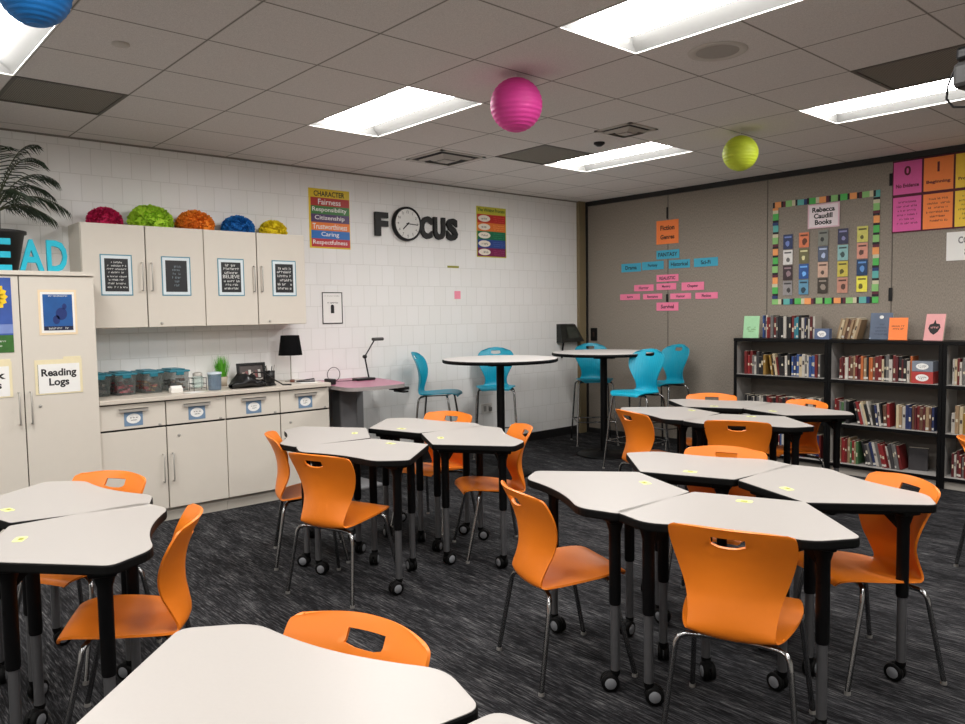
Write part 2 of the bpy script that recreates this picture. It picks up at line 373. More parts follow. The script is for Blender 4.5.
lantern(3.30, -2.02, 2.735, .132, (196, 214, 50), 'lantern_green', 'lime green round paper lantern hanging near the partition')
lantern(3.225, -6.78, 2.735, .125, (20, 120, 200), 'lantern_blue', 'blue round paper lantern hanging beside a ceiling light')

# ceiling projector whose mount and cable show at the frame edge
t = empty('ceiling_projector', (5.445, -3.585, 2.53), R(-8), 'black ceiling projector on a mount with a looping black cable', 'projector')
MB().box(-.17, .17, -.14, .14, -.05, .06, bev=.02).build('body', mat('projector_grey', (40, 39, 38), .5), t)
MB().lathe([(.045, 0), (.045, .02), (.036, .022), (0, .014)], (-.06, -.14, 0), rot=Matrix.Rotation(R(90), 3, 'X')).build('lens', BLACK, t)
MB().tube([(0, 0, .06), (0, 0, H - 2.52)], .02).build('pole', BLACK, t)
b = MB()
b.tube([(0, 0, .12), (-.1, -.03, .13), (-.17, -.02, .12)], .018, n=8); b.tube([(0, 0, .12), (.1, .03, .13), (.17, .02, .1)], .012, n=8); b.box(-.2, -.14, -.05, .01, .09, .15, bev=.015)
b.build('mount_arm', BLACK, t)
MB().tube([(-.18, -.02, .11), (-.21, -.03, .06), (-.235, -.03, 0), (-.24, -.03, -.06), (-.215, -.02, -.1), (-.16, -.01, -.11), (-.1, 0, -.06)], .005, n=8).build('cable', BLACK, t)

# ------------------------------------------------------------------ cabinets
def pull(parent, x, z, L, vertical=True, face=0., name='handle'):
    b = MB(); q = [(0, 0), (.024, 0), (.03, .006), (.03, L - .006), (.024, L), (0, L)]
    pts = [(face + d, x, z + l) if vertical else (face + d, x + l, z) for d, l in q]
    return b.tube(pts, .0055, n=8).build(name, STEEL, parent)
def lock(parent, x, z, face):
    return MB().lathe([(.011, 0), (.011, .004), (.008, .006), (0, .006)], (face, x, z), n=16, rot=Matrix.Rotation(R(90), 3, 'Y')).build('lock', STEEL, parent)
def door(parent, y0, y1, z0, z1, face, name='door'):
    g = .0025
    return MB().box(face - .02, face, y0 + g, y1 - g, z0 + g, z1 - g, bev=.002).build(name, CAB, parent)
# tall cabinet
t = empty('tall_cabinet', (0, -6.39, 0), 0, 'tall beige two-door cabinet carrying the palm and teal letters', 'cabinet')
MB().box(.004, .578, -.46, .46, .0, 1.84).box(.004, .615, -.465, .465, 1.84, 1.868).box(.57, .5795, -.455, .455, .02, 1.83, 1).build('carcass', [CAB, GAP_SHADE], t)  # second material is a dark sheet painting the shade between doors
for y0, y1, hy, lk in ((-.46, -.001, -.035, None), (.001, .46, .035, .09)):
    d = door(t, y0, y1, .1, 1.835, .6); pull(d, hy, .85, .21, True, .6)
    if lk: lock(d, lk, .96, .6)
# base units
for k, y in enumerate((-5.465, -4.535)):
    t = empty('base_cabinet', (0, y, 0), 0, ('beige base cabinet under the bins, beside the tall cabinet', 'beige base cabinet under the lamp, beside the purple desk')[k], 'cabinet', 'base cabinets under the counter')
    MB().box(.004, .548, -.464, .464, .1, .925).box(.545, .5495, -.46, .46, .11, .92, 1).build('carcass', [CAB, GAP_SHADE], t)
    MB().box(.02, .53, -.464, .464, 0, .1).build('toe_kick', CABDK, t)
    for s in (-1, 1):
        y0, y1 = (-.464, -.002) if s < 0 else (.002, .464)
        d = door(t, y0, y1, .1, .725, .57)
        pull(d, s * .035, .31, .21, True, .57)
        if s > 0: lock(d, .09, .65, .57)
        w = door(t, y0, y1, .735, .918, .57, 'drawer')
        yc = (y0 + y1) / 2
        b = MB().box(.57, .592, yc - .1, yc + .1, .88, .886).box(.588, .592, yc - .1, yc + .1, .862, .886); b.build('handle', STEEL, w)
        lock(w, y1 - .045, .748, .57)
        lab = MB().box(.5705, .572, yc - .065, yc + .065, .757, .862).build('label_card', mat('label_blue', (112, 140, 168), .6), w)
        e = oval('label_oval', lab, 0, 0, .05, .036, 0, WHITE, n=20); e.matrix_local = WW(yc, .81, .5722); e.parent = w
        sc = scribble(w, -.03, .03, [(.008, .8), (-.010, .6)], 0, INK, .010, seed=k * 7 + s); sc.matrix_local = WW(yc, .81, .573)
        for ob in (lab,): pass
o = MB().box(.004, .60, -5.93, -4.065, .926, .958, bev=.004).build('countertop', COUNTER); tag(o, 'long beige laminate countertop over the base cabinets', 'countertop')
# upper cabinets
for k, y in enumerate((-5.485, -4.585)):
    t = empty('wall_cabinet', (0, y, 0), 0, ('beige wall cabinet hung beside the tall cabinet, two blackboard prints on it', 'beige wall cabinet hung above the lamp, two blackboard prints on it')[k], 'cabinet', 'beige wall cabinets')
    MB().box(.002, .31, -.449, .449, 1.47, 2.245).box(.305, .3115, -.445, .445, 1.475, 2.24, 1).build('carcass', [CAB, GAP_SHADE], t)
    for s in (-1, 1):
        d = door(t, *((-.449, -.002) if s < 0 else (.002, .449)), 1.47, 2.245, .332); pull(d, s * .035, 1.75, .21, True, .332)
        if s > 0: lock(d, .1, 1.50, .332)
# blackboard style prints on the wall cabinet doors
CH = mat('blackboard_print', (32, 34, 37), .5, vary=.2, scale=20); CHB = mat('print_border', (216, 226, 230), .5); CHE = mat('print_edge', (84, 140, 160), .5); CHALK = mat('chalk_white', (232, 232, 228), .7); CHALKG = mat('chalk_grey', (120, 132, 140), .7)
for i, (yc, lab) in enumerate(((-5.70, 'blackboard-style print with dense white writing, nearest the tall cabinet'), (-5.26, 'blackboard-style print with faint grey lettering, second from the tall cabinet'),
                               (-4.815, 'blackboard-style print with bold white lettering on third wall cabinet door'), (-4.34, 'blackboard-style print on the wall cabinet door above the black lamp'))):
    o = sheet('blackboard_print', WW(yc, 1.865, .333), .225, .305, CHE, lab, 'print', 'prints on wall cabinet doors')
    patch('border', o, -.104, .104, -.144, .144, .0017, CHB); patch('panel', o, -.083, .083, -.122, .122, .0026, CH)
    if i == 0: scribble(o, -.07, .07, [(.095, .5), (.07, .9), (.045, .95), (.02, .8), (-.01, .95), (-.035, .8), (-.062, .9), (-.09, .95)], .0034, CHALK, .013, 3)
    if i == 1: scribble(o, -.06, .06, [(.075, .6), (.05, .5), (.02, .45), (-.01, .55), (-.04, .4), (-.07, .3)], .0034, CHALKG, .017, 4)
    if i == 2:
        scribble(o, -.07, .07, [(.098, .7), (.07, .9), (.038, .8)], .0034, CHALK, .02, 5); lettering('BELIEVE', o, 0, .006, .0034, CHALK, w=.14, h=.028)
        scribble(o, -.07, .07, [(-.03, .9), (-.06, .7), (-.09, .85)], .0034, CHALK, .018, 6)
    if i == 3: scribble(o, -.07, .07, [(.085, .8), (.055, .95), (.02, .9), (-.015, .95), (-.05, .9), (-.085, .9)], .0034, CHALK, .021, 8)

# posters on the tall cabinet
o = sheet('meme_print', WW(-6.165, 1.59, .601), .235, .305, mat('cream_backing', (236, 214, 178), .6), 'blue underwater picture with white border on the tall cabinet door', 'print')
patch('border', o, -.103, .103, -.138, .138, .0017, WHITE); pc = patch('picture', o, -.09, .09, -.122, .122, .0026, mat('sea_blue', (24, 84, 150), .5, vary=.35, scale=9))
patch('caption_band', o, -.09, .09, -.122, -.094, .0034, mat('dark_navy', (20, 28, 60), .5)); scribble(o, -.06, .06, [(-.108, 1)], .0042, WHITE, .014, 12)
scribble(o, -.055, .055, [(.112, 1)], .0034, WHITE, .01, 13)
b = MB()
for cx, cy, rx, ry in ((.02, -.01, .035, .042), (-.012, -.05, .022, .03), (.04, .04, .014, .02)):
    b.prism([(cx + rx * math.cos(a), cy + ry * math.sin(a)) for a in [2 * math.pi * k / 20 for k in range(20)]], .0034, .004)
b.build('rock', mat('deep_blue', (20, 46, 110), .5), o)
FOLD = mat('manila_folder', (232, 220, 182), .6)
for yc, lab, vis in ((-6.178, 'manila folder sign reading Reading Logs on the tall cabinet', True), (-6.60, 'manila folder sign on the outer door of the tall cabinet', False)):
    o = MB().box(-.145, .145, -.12, .115, 0, .003).box(.03, .14, .115, .132, 0, .003).build('folder_sign', FOLD, None, WW(yc, 1.155, .601)); tag(o, lab, 'sign')
    patch('paper', o, -.128, .128, -.112, .085, .0035, WHITE); patch('edge', o, -.128, -.126, -.112, .085, .0045, INK)
    if vis: lettering('Reading\nLogs', o, 0, -.012, .0042, INK, w=.215, h=.13, bold=.03)
    else: lettering('Book\nLogs', o, 0, -.012, .0042, INK, w=.215, h=.13, bold=.03)
o = sheet('flower_poster', WW(-6.645, 1.575, .601), .42, .49, mat('poster_sky', (52, 84, 160), .5, vary=.5, scale=5), 'poster of a yellow flower on blue sky above green grass', 'poster')
patch('grass_band', o, -.21, .21, -.245, -.13, .0017, mat('poster_grass', (52, 104, 40), .5, vary=.4, scale=30)); patch('cloud_band', o, -.21, .21, -.12, -.06, .0017, mat('poster_cloud', (120, 140, 196), .5, vary=.3, scale=12))
b = MB()
for k in range(16):
    a = 2 * math.pi * k / 16; c, s = math.cos(a), math.sin(a)
    b.add([(.09 + c * .03 - s * .018, .12 + s * .03 + c * .018, .0024), (.09 + c * .03 + s * .018, .12 + s * .03 - c * .018, .0024), (.09 + c * .085 + s * .016, .12 + s * .085 - c * .016, .0024), (.09 + c * .1, .12 + s * .1, .0024), (.09 + c * .085 - s * .016, .12 + s * .085 + c * .016, .0024)], [(0, 1, 2, 3, 4)])
b.build('flower', mat('petal_yellow', (250, 205, 30), .5), o); oval('flower_center', o, .09, .12, .035, .035, .003, mat('flower_brown', (120, 70, 20), .6))
scribble(o, 0, .18, [(-.17, .8), (-.2, .7)], .0026, WHITE, .012, 15)

# letters, palm and pom poms on top
for s, y, lab in (('R', -6.70, 'big teal letter R standing on the tall cabinet'), ('E', -6.475, 'big teal letter E in front of the palm pot'), ('A', -6.29, 'big teal letter A standing on the tall cabinet'), ('D', -6.135, 'big teal letter D standing on the tall cabinet')):
    me = text_mesh(s, {'A': .15, 'D': .125}.get(s, .135), .215, ext=.03, bold=.025); me.materials.append(mat('teal_letter', (20, 176, 200), .45))
    tag(place('letter_block', me, None, WW(y, 1.868 + .1075, .50)), lab, 'letter', 'teal letters on the tall cabinet')
t = empty('potted_palm', (.27, -6.45, 1.868), 0, 'potted palm with dark feathery fronds on the tall cabinet', 'plant')
MB().lathe([(.0, 0), (.12, 0), (.17, .26), (.185, .265), (.185, .285), (.165, .285), (.16, .24), (0, .24)], n=36).build('pot', mat('dark_pot', (38, 36, 36), .5), t)
MB().lathe([(.16, .245), (0, .26)], n=24).build('soil', mat('soil', (40, 30, 22), .9), t)
PALM = mat('palm_leaf', (34, 50, 30), .5, vary=.3, scale=20); STEM = mat('palm_stem', (70, 74, 44), .6)
b = MB()
for k in range(5): a = k * 1.256; b.tube([(.02 * math.cos(a), .02 * math.sin(a), .25), (.03 * math.cos(a), .03 * math.sin(a), .42)], [.011, .006], n=6)
b.build('trunk', STEM, t)
rp = random.Random(5)
FR = [(80, .50, .30, .05), (98, .42, .42, .16), (72, .40, .16, -.02), (60, .44, .46, .24), (105, .40, .2, .02), (40, .40, .55, .35), (-70, .45, .35, .1), (-95, .5, .45, .2), (-40, .38, .5, .3), (150, .2, .62, .5), (20, .36, .3, .1), (-120, .3, .5, .3), (88, .3, .62, .5)]
for az, rr, top, endz in FR:
    rr *= .88
    a = R(az); d = Vector((math.cos(a), math.sin(a), 0)); sd = Vector((-d.y, d.x, 0))
    P0, P1, P2 = Vector((0, 0, .4)), d * rr * .45 + Vector((0, 0, .4 + top * .8)), d * rr + Vector((0, 0, .4 + endz))
    if P2.x < -.24: P2.x = -.24
    pt = lambda u: P0 * (1 - u) ** 2 + P1 * 2 * u * (1 - u) + P2 * u * u
    b = MB(); b.tube([pt(k / 10) for k in range(11)], [.005 - .0004 * k for k in range(11)], 1, 5)
    for k in range(19):
        u = .2 + .8 * k / 18; p = pt(u); tn = (pt(min(1, u + .02)) - pt(u - .02)).normalized()
        L = .15 * math.sin(math.pi * (.12 + .8 * (u - .2) / .8)) ** .7 + .02
        for s in (-1, 1):
            dr = (sd * s * .75 + tn * .65 + Vector((0, 0, -.35 - rp.random() * .25))).normalized(); w = tn * .0048
            q1 = p + dr * L * .5 + Vector((0, 0, .006)); q2 = p + dr * L + Vector((0, 0, -.02))
            for q in (q1, q2):
                if q.x < -.262: q.x = -.262
            b.add([p - w, p + w, q1 + w * .9, q2, q1 - w * .9], [(0, 1, 2, 3, 4)], 0)
    b.build('frond', [PALM, STEM], t)
def pompom(y, r, c, nm, label, x=.17):
    rn = random.Random(int(abs(y) * 1000)); b = MB(); sq = .82
    hub = Vector((0, 0, r * .26))
    for k in range(620):
        z = rn.uniform(-.28, 1); a = rn.uniform(0, 2 * math.pi); q = math.sqrt(max(0, 1 - z * z)); d = Vector((q * math.cos(a), q * math.sin(a), z * sq))
        s = d.cross(Vector((rn.uniform(-1, 1), rn.uniform(-1, 1), rn.uniform(-1, 1)))).normalized(); w = r * rn.uniform(.10, .19); e = r * rn.uniform(.93, 1.03)
        n = d.cross(s); vs = []
        for i in range(5):
            u = i / 4 - .5; vs += [hub + d * e * .7 + s * w * u * .6, hub + d * (e * (1 - .10 * abs(u))) + s * w * 1.2 * u + n * w * .2 * math.sin(u * 13 + k)]
        for v in vs:
            if v.z < .001: v.z = .001
        b.add(vs, [(2 * i, 2 * i + 2, 2 * i + 3, 2 * i + 1) for i in range(4)], 0, True)
    b.lathe([(r * .8, .001)] + [(r * .86 * math.cos(R(10 * k)), r * .26 + r * .8 * sq * math.sin(R(10 * k))) for k in range(0, 9)] + [(0, r * .26 + r * .8 * sq)], n=24)
    o = b.build('tissue_pom_pom', mat(nm, c, .8, vary=.25, scale=60), None, Matrix.Translation((x, y, 2.2455))); tag(o, label, 'pom pom', 'tissue pom poms on the wall cabinets')
pompom(-5.72, .13, (190, 22, 82), 'tissue_magenta', 'magenta tissue pom pom on the wall cabinet')
pompom(-5.385, .172, (176, 216, 56), 'tissue_lime', 'lime green tissue pom pom on the wall cabinet')
pompom(-5.035, .157, (246, 140, 36), 'tissue_orange', 'orange tissue pom pom on the wall cabinet')
pompom(-4.67, .142, (24, 116, 190), 'tissue_blue', 'blue tissue pom pom on the wall cabinet')
pompom(-4.35, .125, (240, 214, 34), 'tissue_yellow', 'yellow tissue pom pom at the end of the wall cabinet')

# ------------------------------------------------------------------ counter objects
CT = .9585
def clear_mat(nm, c, al=.35):
    m = mat(nm, c, .15); b = m.node_tree.nodes['Principled BSDF']; b.inputs['Transmission Weight'].default_value = al; b.inputs['IOR'].default_value = 1.2; b.inputs['Roughness'].default_value = .12; b.inputs['Alpha'].default_value = 1 - al; return m
CLEAR = clear_mat('clear_plastic', (128, 136, 134), .5)
LIDM = mat('teal_lid', (18, 112, 130), .45)
def box_open(b, x, y, z0, z1, t=.002, taper=.9):
    o1 = [(-x * taper, -y * taper), (x * taper, -y * taper), (x * taper, y * taper), (-x * taper, y * taper)]; o2 = [(-x, -y), (x, -y), (x, y), (-x, y)]
    vs = [(a, c, z0) for a, c in o1] + [(a, c, z1) for a, c in o2]
    b.add(vs, [(3, 2, 1, 0)] + [(i, (i + 1) % 4, 4 + (i + 1) % 4, 4 + i) for i in range(4)])
    return b
BINC = [('mixed supplies', [(70, 66, 64), (110, 100, 96), (58, 60, 66)]), ('pink and red supplies', [(190, 50, 70), (210, 120, 130), (120, 50, 56), (90, 84, 80)]), ('orange and red supplies', [(196, 90, 50), (180, 60, 60), (214, 170, 120), (110, 90, 80)]), ('dark mixed supplies', [(70, 66, 62), (110, 60, 56), (90, 88, 84), (140, 120, 100)])]
for k, (y, x) in enumerate(((-5.842, .175), (-5.66, .18), (-5.46, .175), (-5.26, .18))):
    t = empty('storage_bin', (x, y, CT), 0, 'clear storage bin with teal lid holding %s%s' % (BINC[k][0], ', beside the tall cabinet' if k == 0 else ''), 'bin', 'clear bins with teal lids')
    box_open(MB(), .14, .072, .002, .155).build('tub', CLEAR, t)
    rn = random.Random(k); b = MB()
    cm = [mat('supply_%d_%d' % (k, i), c, .6) for i, c in enumerate(BINC[k][1])]
    for q in range(46):
        w, l, h = rn.uniform(.008, .02), rn.uniform(.008, .02), rn.uniform(.008, .018); cx, cy, cz = rn.uniform(-.1, .1), rn.uniform(-.045, .045), rn.uniform(.008, .085)
        b.box(cx - w, cx + w, cy - l, cy + l, cz, cz + h, rn.randrange(len(cm)))
    tag(b.build('contents', cm, t), kind='stuff')
    MB().box(-.148, .148, -.081, .081, .153, .168, bev=.005).box(-.11, .11, -.055, .055, .168, .177, bev=.004).build('lid', LIDM, t)
    MB().box(.143, .156, -.03, .03, .13, .16, bev=.004).build('latch', LIDM, t)
# card holder, papers
t = empty('card_holder', (.42, -5.33, CT), 0, 'small white card holder on the counter before the bins', 'card holder')
MB().box(-.03, .03, -.045, .045, 0, .04, bev=.004).build('box', WHITEP, t); MB().box(-.015, .015, -.04, .04, .04, .055).build('cards', WHITE, t)
o = MB().box(-.05, .05, -.06, .06, 0, .003).build('paper_slip', WHITE, None, Matrix.Translation((.50, -5.22, CT)) @ Matrix.Rotation(R(15), 4, 'Z')); tag(o, 'white paper slip lying on the counter edge', 'paper')
# wire rack with glass jar
t = empty('wire_rack', (.36, -5.135, CT), 0, 'black wire rack holding a clear jar on the counter', 'rack')
b = MB()
for z in (.02, .055, .10):
    b.tube([(-.05, -.05, z), (.05, -.05, z), (.05, .05, z), (-.05, .05, z), (-.05, -.05, z)], .0025, n=6)
for a, c in ((-.05, -.05), (.05, -.05), (.05, .05), (-.05, .05)): b.tube([(a, c, 0), (a, c, .105)], .0025, n=6)
b.build('frame', BLACK, t)
t = empty('glass_jar', (.36, -5.135, CT + .022), 0, 'clear round jar with silver lid inside the wire rack', 'jar')
MB().lathe([(0, .0), (.04, 0), (.045, .02), (.045, .075), (.035, .095)], n=28).build('body', clear_mat('jar_glass', (176, 206, 198), .6), t)
MB().lathe([(.038, .095), (.038, .115), (.02, .125), (0, .126)], n=28).build('lid', STEEL, t)
t = empty('blue_tub', (.44, -5.03, CT), 0, 'translucent blue tub standing between the wire rack and the grass', 'tub')
MB().lathe([(0, .0), (.045, 0), (.05, .01), (.053, .13)], n=30).build('body', clear_mat('blue_clear', (110, 136, 162), .35), t)
MB().lathe([(.056, .128), (.056, .142), (.02, .147), (0, .147)], n=30).build('lid', mat('pale_lid', (190, 200, 208), .4), t)
# grass
t = empty('grass_plant', (.14, -4.845, CT), 0, 'tuft of bright green grass in a small pot', 'plant')
MB().lathe([(0, 0), (.04, 0), (.05, .08), (.046, .08), (.044, .07), (0, .07)], n=24).build('pot', mat('tan_pot', (176, 164, 146), .5), t)
b = MB(); rn = random.Random(9)
for k in range(260):
    a = rn.uniform(0, 6.28); r0 = rn.uniform(0, .04); r1 = r0 + rn.uniform(0, .05); h = rn.uniform(.12, .20); x, y = r0 * math.cos(a), r0 * math.sin(a); X, Y = r1 * math.cos(a), r1 * math.sin(a); s = .0025
    b.add([(x - s * math.sin(a), y + s * math.cos(a), .068), (x + s * math.sin(a), y - s * math.cos(a), .068), ((x + X) / 2 + s * math.sin(a), (y + Y) / 2 - s * math.cos(a), .05 + h * .6), (X, Y, .068 + h), ((x + X) / 2 - s * math.sin(a), (y + Y) / 2 + s * math.cos(a), .05 + h * .6)], [(0, 1, 2, 3, 4)])
b.build('blades', mat('grass_green', (88, 170, 40), .5, vary=.3, scale=60), t)
# picture frame
t = empty('photo_frame', mw=Matrix.Translation((.13, -4.57, CT)) @ Matrix.Rotation(R(-10), 4, 'Y'), label='black framed photo standing behind the black bag', cat='picture frame')
b = MB()
for a in ((-.13, .13, 0, .022), (-.13, .13, .158, .18), (-.13, -.108, .02, .16), (.108, .13, .02, .16)): b.box(0, .018, *a, bev=.002)
b.build('frame', BLACK, t)
ph = MB().box(.004, .008, -.11, .11, .02, .16).build('photo', mat('photo_dark', (70, 62, 60), .4, vary=.5, scale=30), t)
b = MB()
for k in range(6): b.box(.008, .0086, -.085 + k * .029, -.062 + k * .029, .05, .10 + .01 * (k % 3), k % 3)
b.build('people_shapes', [mat('photo_a', (170, 150, 140), .5), mat('photo_b', (120, 70, 70), .5), mat('photo_c', (200, 196, 190), .5)], ph)
# pen cup
t = empty('pen_cup', (.24, -4.455, CT), 0, 'black mesh cup full of pens beside the photo frame', 'cup')
MB().lathe([(0, 0), (.038, 0), (.042, .11), (.038, .11), (.036, .01), (0, .01)], n=24).build('cup', BLACK, t)
for k, c in enumerate((BLACK, STEEL, WHITE, BLACK, STEEL)):
    a = k * 1.25; MB().tube([(.012 * math.cos(a), .012 * math.sin(a), .012), (.04 * math.cos(a), .04 * math.sin(a), .15 + .01 * (k % 3))], .004, n=6).build('pen', c, t)
# bag
t = empty('black_bag', (.44, -4.70, CT), R(6), 'slouched black bag lying on the counter', 'bag')
rn = random.Random(2); N, K = 36, 14; vs, fs = [], []
for i in range(N + 1):
    u = i / N
    for j in range(K):
        a = 2 * math.pi * j / K; w = (math.sin(math.pi * min(1, .04 + u * .96)) ** .55)
        hh = .05 + .04 * math.sin(u * 5.2 + .6) + .014 * math.sin(u * 23 + j); yy = -.21 + .42 * u
        vs.append((.10 * w * math.cos(a) * (1 + .1 * math.sin(7 * u + j)), yy, max(.002, hh * w * (1 + math.sin(a)) * .75 + .008 * math.sin(11 * u + 3 * j))))
for i in range(N):
    for j in range(K): fs.append((i * K + j, i * K + (j + 1) % K, (i + 1) * K + (j + 1) % K, (i + 1) * K + j))
MB().add(vs, fs, 0, True).build('body', mat('shiny_black_fabric', (20, 20, 22), .3), t)
MB().tube([(.06, -.12, .08), (.1, -.05, .13), (.1, .04, .12), (.07, .12, .07), (.12, .2, .01), (.14, .27, .006)], .006, n=8).build('strap', BLACK, t)
MB().tube([(.085, -.03, .075), (.095, 0, .07), (.09, .03, .075)], .005, n=6).build('buckle', STEEL, t)
# lamp
t = empty('table_lamp', (.22, -4.245, CT), 0, 'slim table lamp with black drum shade on the counter', 'lamp')
MB().lathe([(0, 0), (.055, 0), (.055, .008), (.012, .016), (0, .016)], n=32).build('base', STEEL, t)
MB().tube([(0, 0, .01), (0, 0, .26)], .0055, n=10).build('stem', STEEL, t)
MB().lathe([(.104, .235), (.080, .41), (.077, .41), (.101, .235)], n=40).build('shade', mat('black_shade', (9, 9, 10), .85, spec=.1), t)
MB().lathe([(.0, .25), (.018, .25), (.03, .29), (.0, .32)], n=20).build('bulb', mat('bulb_off', (220, 216, 206), .3), t)
o = MB().lathe([(0, 0), (.02, 0), (.022, .012), (.018, .024), (0, .026)], n=20).build('wooden_knob', mat('brown_wood', (104, 62, 46), .5), None, Matrix.Translation((.30, -4.275, CT))); tag(o, 'tiny brown round knob lying by the lamp', 'knob')
o = MB().box(-.10, .10, -.075, .075, 0, .004).build('note_pad', WHITE, None, Matrix.Translation((.40, -4.20, CT)) @ Matrix.Rotation(R(-10), 4, 'Z')); tag(o, 'white note sheet under the black stapler', 'paper')
t = empty('stapler', (.40, -4.20, CT + .0045), R(60), 'black stapler lying on a white sheet', 'stapler')
MB().box(-.08, .08, -.018, .018, 0, .01, bev=.004).build('base', BLACK, t)
MB().add([(-.08, -.016, .012), (.07, -.016, .03), (.08, -.016, .018), (-.08, -.016, .0115), (-.08, .016, .012), (.07, .016, .03), (.08, .016, .018), (-.08, .016, .0115)], [(0, 1, 2, 3), (7, 6, 5, 4), (0, 4, 5, 1), (1, 5, 6, 2), (2, 6, 7, 3), (3, 7, 4, 0)]).build('arm', BLACK, t)

# ------------------------------------------------------------------ purple desk at the counter end
t = empty('teacher_desk', (0, -4.05, 0), 0, 'purple-topped curved desk on a grey column at the counter end', 'desk')
PT = mat('purple_top', (176, 108, 134), .35, vary=.03)
poly = rounded([(.012, .0), (.62, .0), (.90, -.02), (.955, .25), (.93, .56), (.55, .68), (.012, .74)], [0, .05, .12, .2, .1, .2, .02])
MB().prism(poly, .895, .928, 0, 1).build('desk_top', [mat('grey_edge', (150, 144, 142), .5), PT], t)
MB().box(.30, .46, .16, .34, .02, .895, bev=.02).build('column', mat('grey_column', (122, 122, 124), .45), t)
MB().box(.06, .75, .10, .40, 0, .035, bev=.012).build('foot', MATS['grey_column'], t)
MB().box(.03, .05, .02, .66, .30, .86).build('modesty_panel', mat('grey_panel', (132, 132, 133), .5), t)
MB().box(.75, .88, .48, .62, .865, .893, bev=.006).box(.80, .95, .5, .56, .85, .866, bev=.004).build('keyboard_arm', BLACK, t)
DT = .9285
t = empty('document_camera', (.33, -3.56, DT), R(0), 'black folding-arm document camera on the purple desk', 'camera')
MB().box(-.05, .05, -.095, .105, 0, .022, bev=.006).build('base', BLACK, t)
MB().tube([(0, .06, .02), (0, .02, .22)], .0075, n=8).build('lower_arm', BLACK, t)
MB().lathe([(0, -.014), (.017, -.014), (.017, .014), (0, .014)], (0, .02, .22), rot=Matrix.Rotation(R(90), 3, 'Y'), n=16).build('elbow', BLACK, t)
MB().tube([(0, .02, .22), (0, .13, .37)], .0065, n=8).build('upper_arm', BLACK, t)
MB().box(-.022, .022, .11, .23, .365, .395, bev=.01).build('camera_head', mat('camera_grey', (64, 64, 62), .5), t)
t = MB().tube([(0, .065 * math.sin(2 * math.pi * k / 24), .072 + .065 * -math.cos(2 * math.pi * k / 24)) for k in range(25)] + [(.02, .07, .007), (.03, .14, .006), (.05, .19, .006)], .003, n=6, cap=False).build('cable', BLACK, None, Matrix.Translation((.30, -3.86, DT))); tag(t, 'thin black cable coiled up in a loop on the purple desk', 'cable')
t = empty('power_brick', (.46, -3.985, DT), R(0), 'small black power brick on the purple desk beside the counter end', 'adapter')
MB().box(-.06, .06, -.035, .02, 0, .05, bev=.008).build('brick', BLACK, t); MB().tube([(-.03, .02, .02), (-.08, .05, .006), (-.16, .06, .006)], .003, n=6).build('lead', mat('pink_lead', (190, 120, 140), .5), t)

# ------------------------------------------------------------------ block wall things
o = sheet('character_poster', WW(-3.68, 2.45, .002), .44, .555, mat('poster_yellow', (226, 196, 40), .35), 'rainbow striped CHARACTER poster high on the block wall', 'poster')
rows = [('Fairness', (178, 40, 34)), ('Responsibility', (52, 120, 50)), ('Citizenship', (74, 44, 96)), ('Trustworthiness', (232, 120, 30)), ('Caring', (28, 110, 190)), ('Respectfulness', (190, 40, 48))]
for k, (s, c) in enumerate(rows):
    y1 = .195 - k * .0765; patch('stripe', o, -.2, .215, y1 - .0765, y1, .0017, mat('stripe_%d' % k, c, .35)); lettering(s, o, .0, y1 - .038, .0026, WHITE, w=min(.37, .035 + .026 * len(s)), h=.052, bold=.01)
lettering('CHARACTER', o, -.0, .232, .0018, INK, w=.33, h=.05, bold=.02)
o = sheet('process_poster', WW(-1.605, 2.445, .002), .45, .56, mat('poster_olive', (196, 190, 60), .5), 'tall Writing Process poster with five coloured bands', 'poster')
for k, (s, c) in enumerate((('Prewrite', (190, 44, 38)), ('Draft', (222, 120, 50)), ('Revise', (20, 110, 74)), ('Edit', (44, 72, 140)), ('Publish', (120, 30, 78)))):
    y1 = .195 - k * .093; patch('band', o, -.215, .215, y1 - .093, y1, .0017, mat('band_%d' % k, c, .5)); oval('oval', o, -.11, y1 - .046, .09, .036, .0026, mat('oval_cream', (236, 228, 212), .5)); scribble(o, -.16, -.06, [(y1 - .046, .8)], .0034, INK, .022, k)
    scribble(o, .02, .2, [(y1 - .025, .95), (y1 - .048, .9), (y1 - .07, .8)], .0026, mat('band_ink_%d' % k, [min(255, v + 50) for v in c], .6), .011, k + 20)
lettering('The Writing Process', o, 0, .238, .0018, mat('olive_ink', (56, 96, 40), .6), w=.41, h=.05, bold=.02)
for s, y, w in (('F', -3.105, .155), ('C', -2.545, .155), ('U', -2.37, .155), ('S', -2.195, .15)):
    me = text_mesh(s, w, .235, ext=.03, bold=.05); me.materials.append(mat('black_letter', (20, 20, 21), .55)); o = place('wall_letter', me, None, WW(y, 2.44, .002)); tag(o, 'black block letter %s of the wall word FOCUS' % s, 'letter', 'black FOCUS wall letters')
t = empty('wall_clock', mw=WW(-2.80, 2.46, .001), label='round black-rimmed wall clock forming the letter O of the wall word', cat='clock')
MB().lathe([(0, 0), (.172, 0), (.175, .01), (.172, .05), (.162, .055), (.155, .045), (.0, .045)], n=56).build('case', BLACK, t)
MB().lathe([(.15, .0455), (0, .046)], n=48).build('face', mat('clock_face', (226, 226, 222), .25), t)
b = MB()
for k in range(12):
    a = R(90 - 30 * (k + 1)); lettering(str(k + 1), t, .118 * math.cos(a), .118 * math.sin(a), .0465, INK, h=.024).name = 'numeral'
    b.box(.138 * math.cos(a) - .003, .138 * math.cos(a) + .003, .138 * math.sin(a) - .003, .138 * math.sin(a) + .003, .0465, .047)
b.build('tick_marks', INK, t)
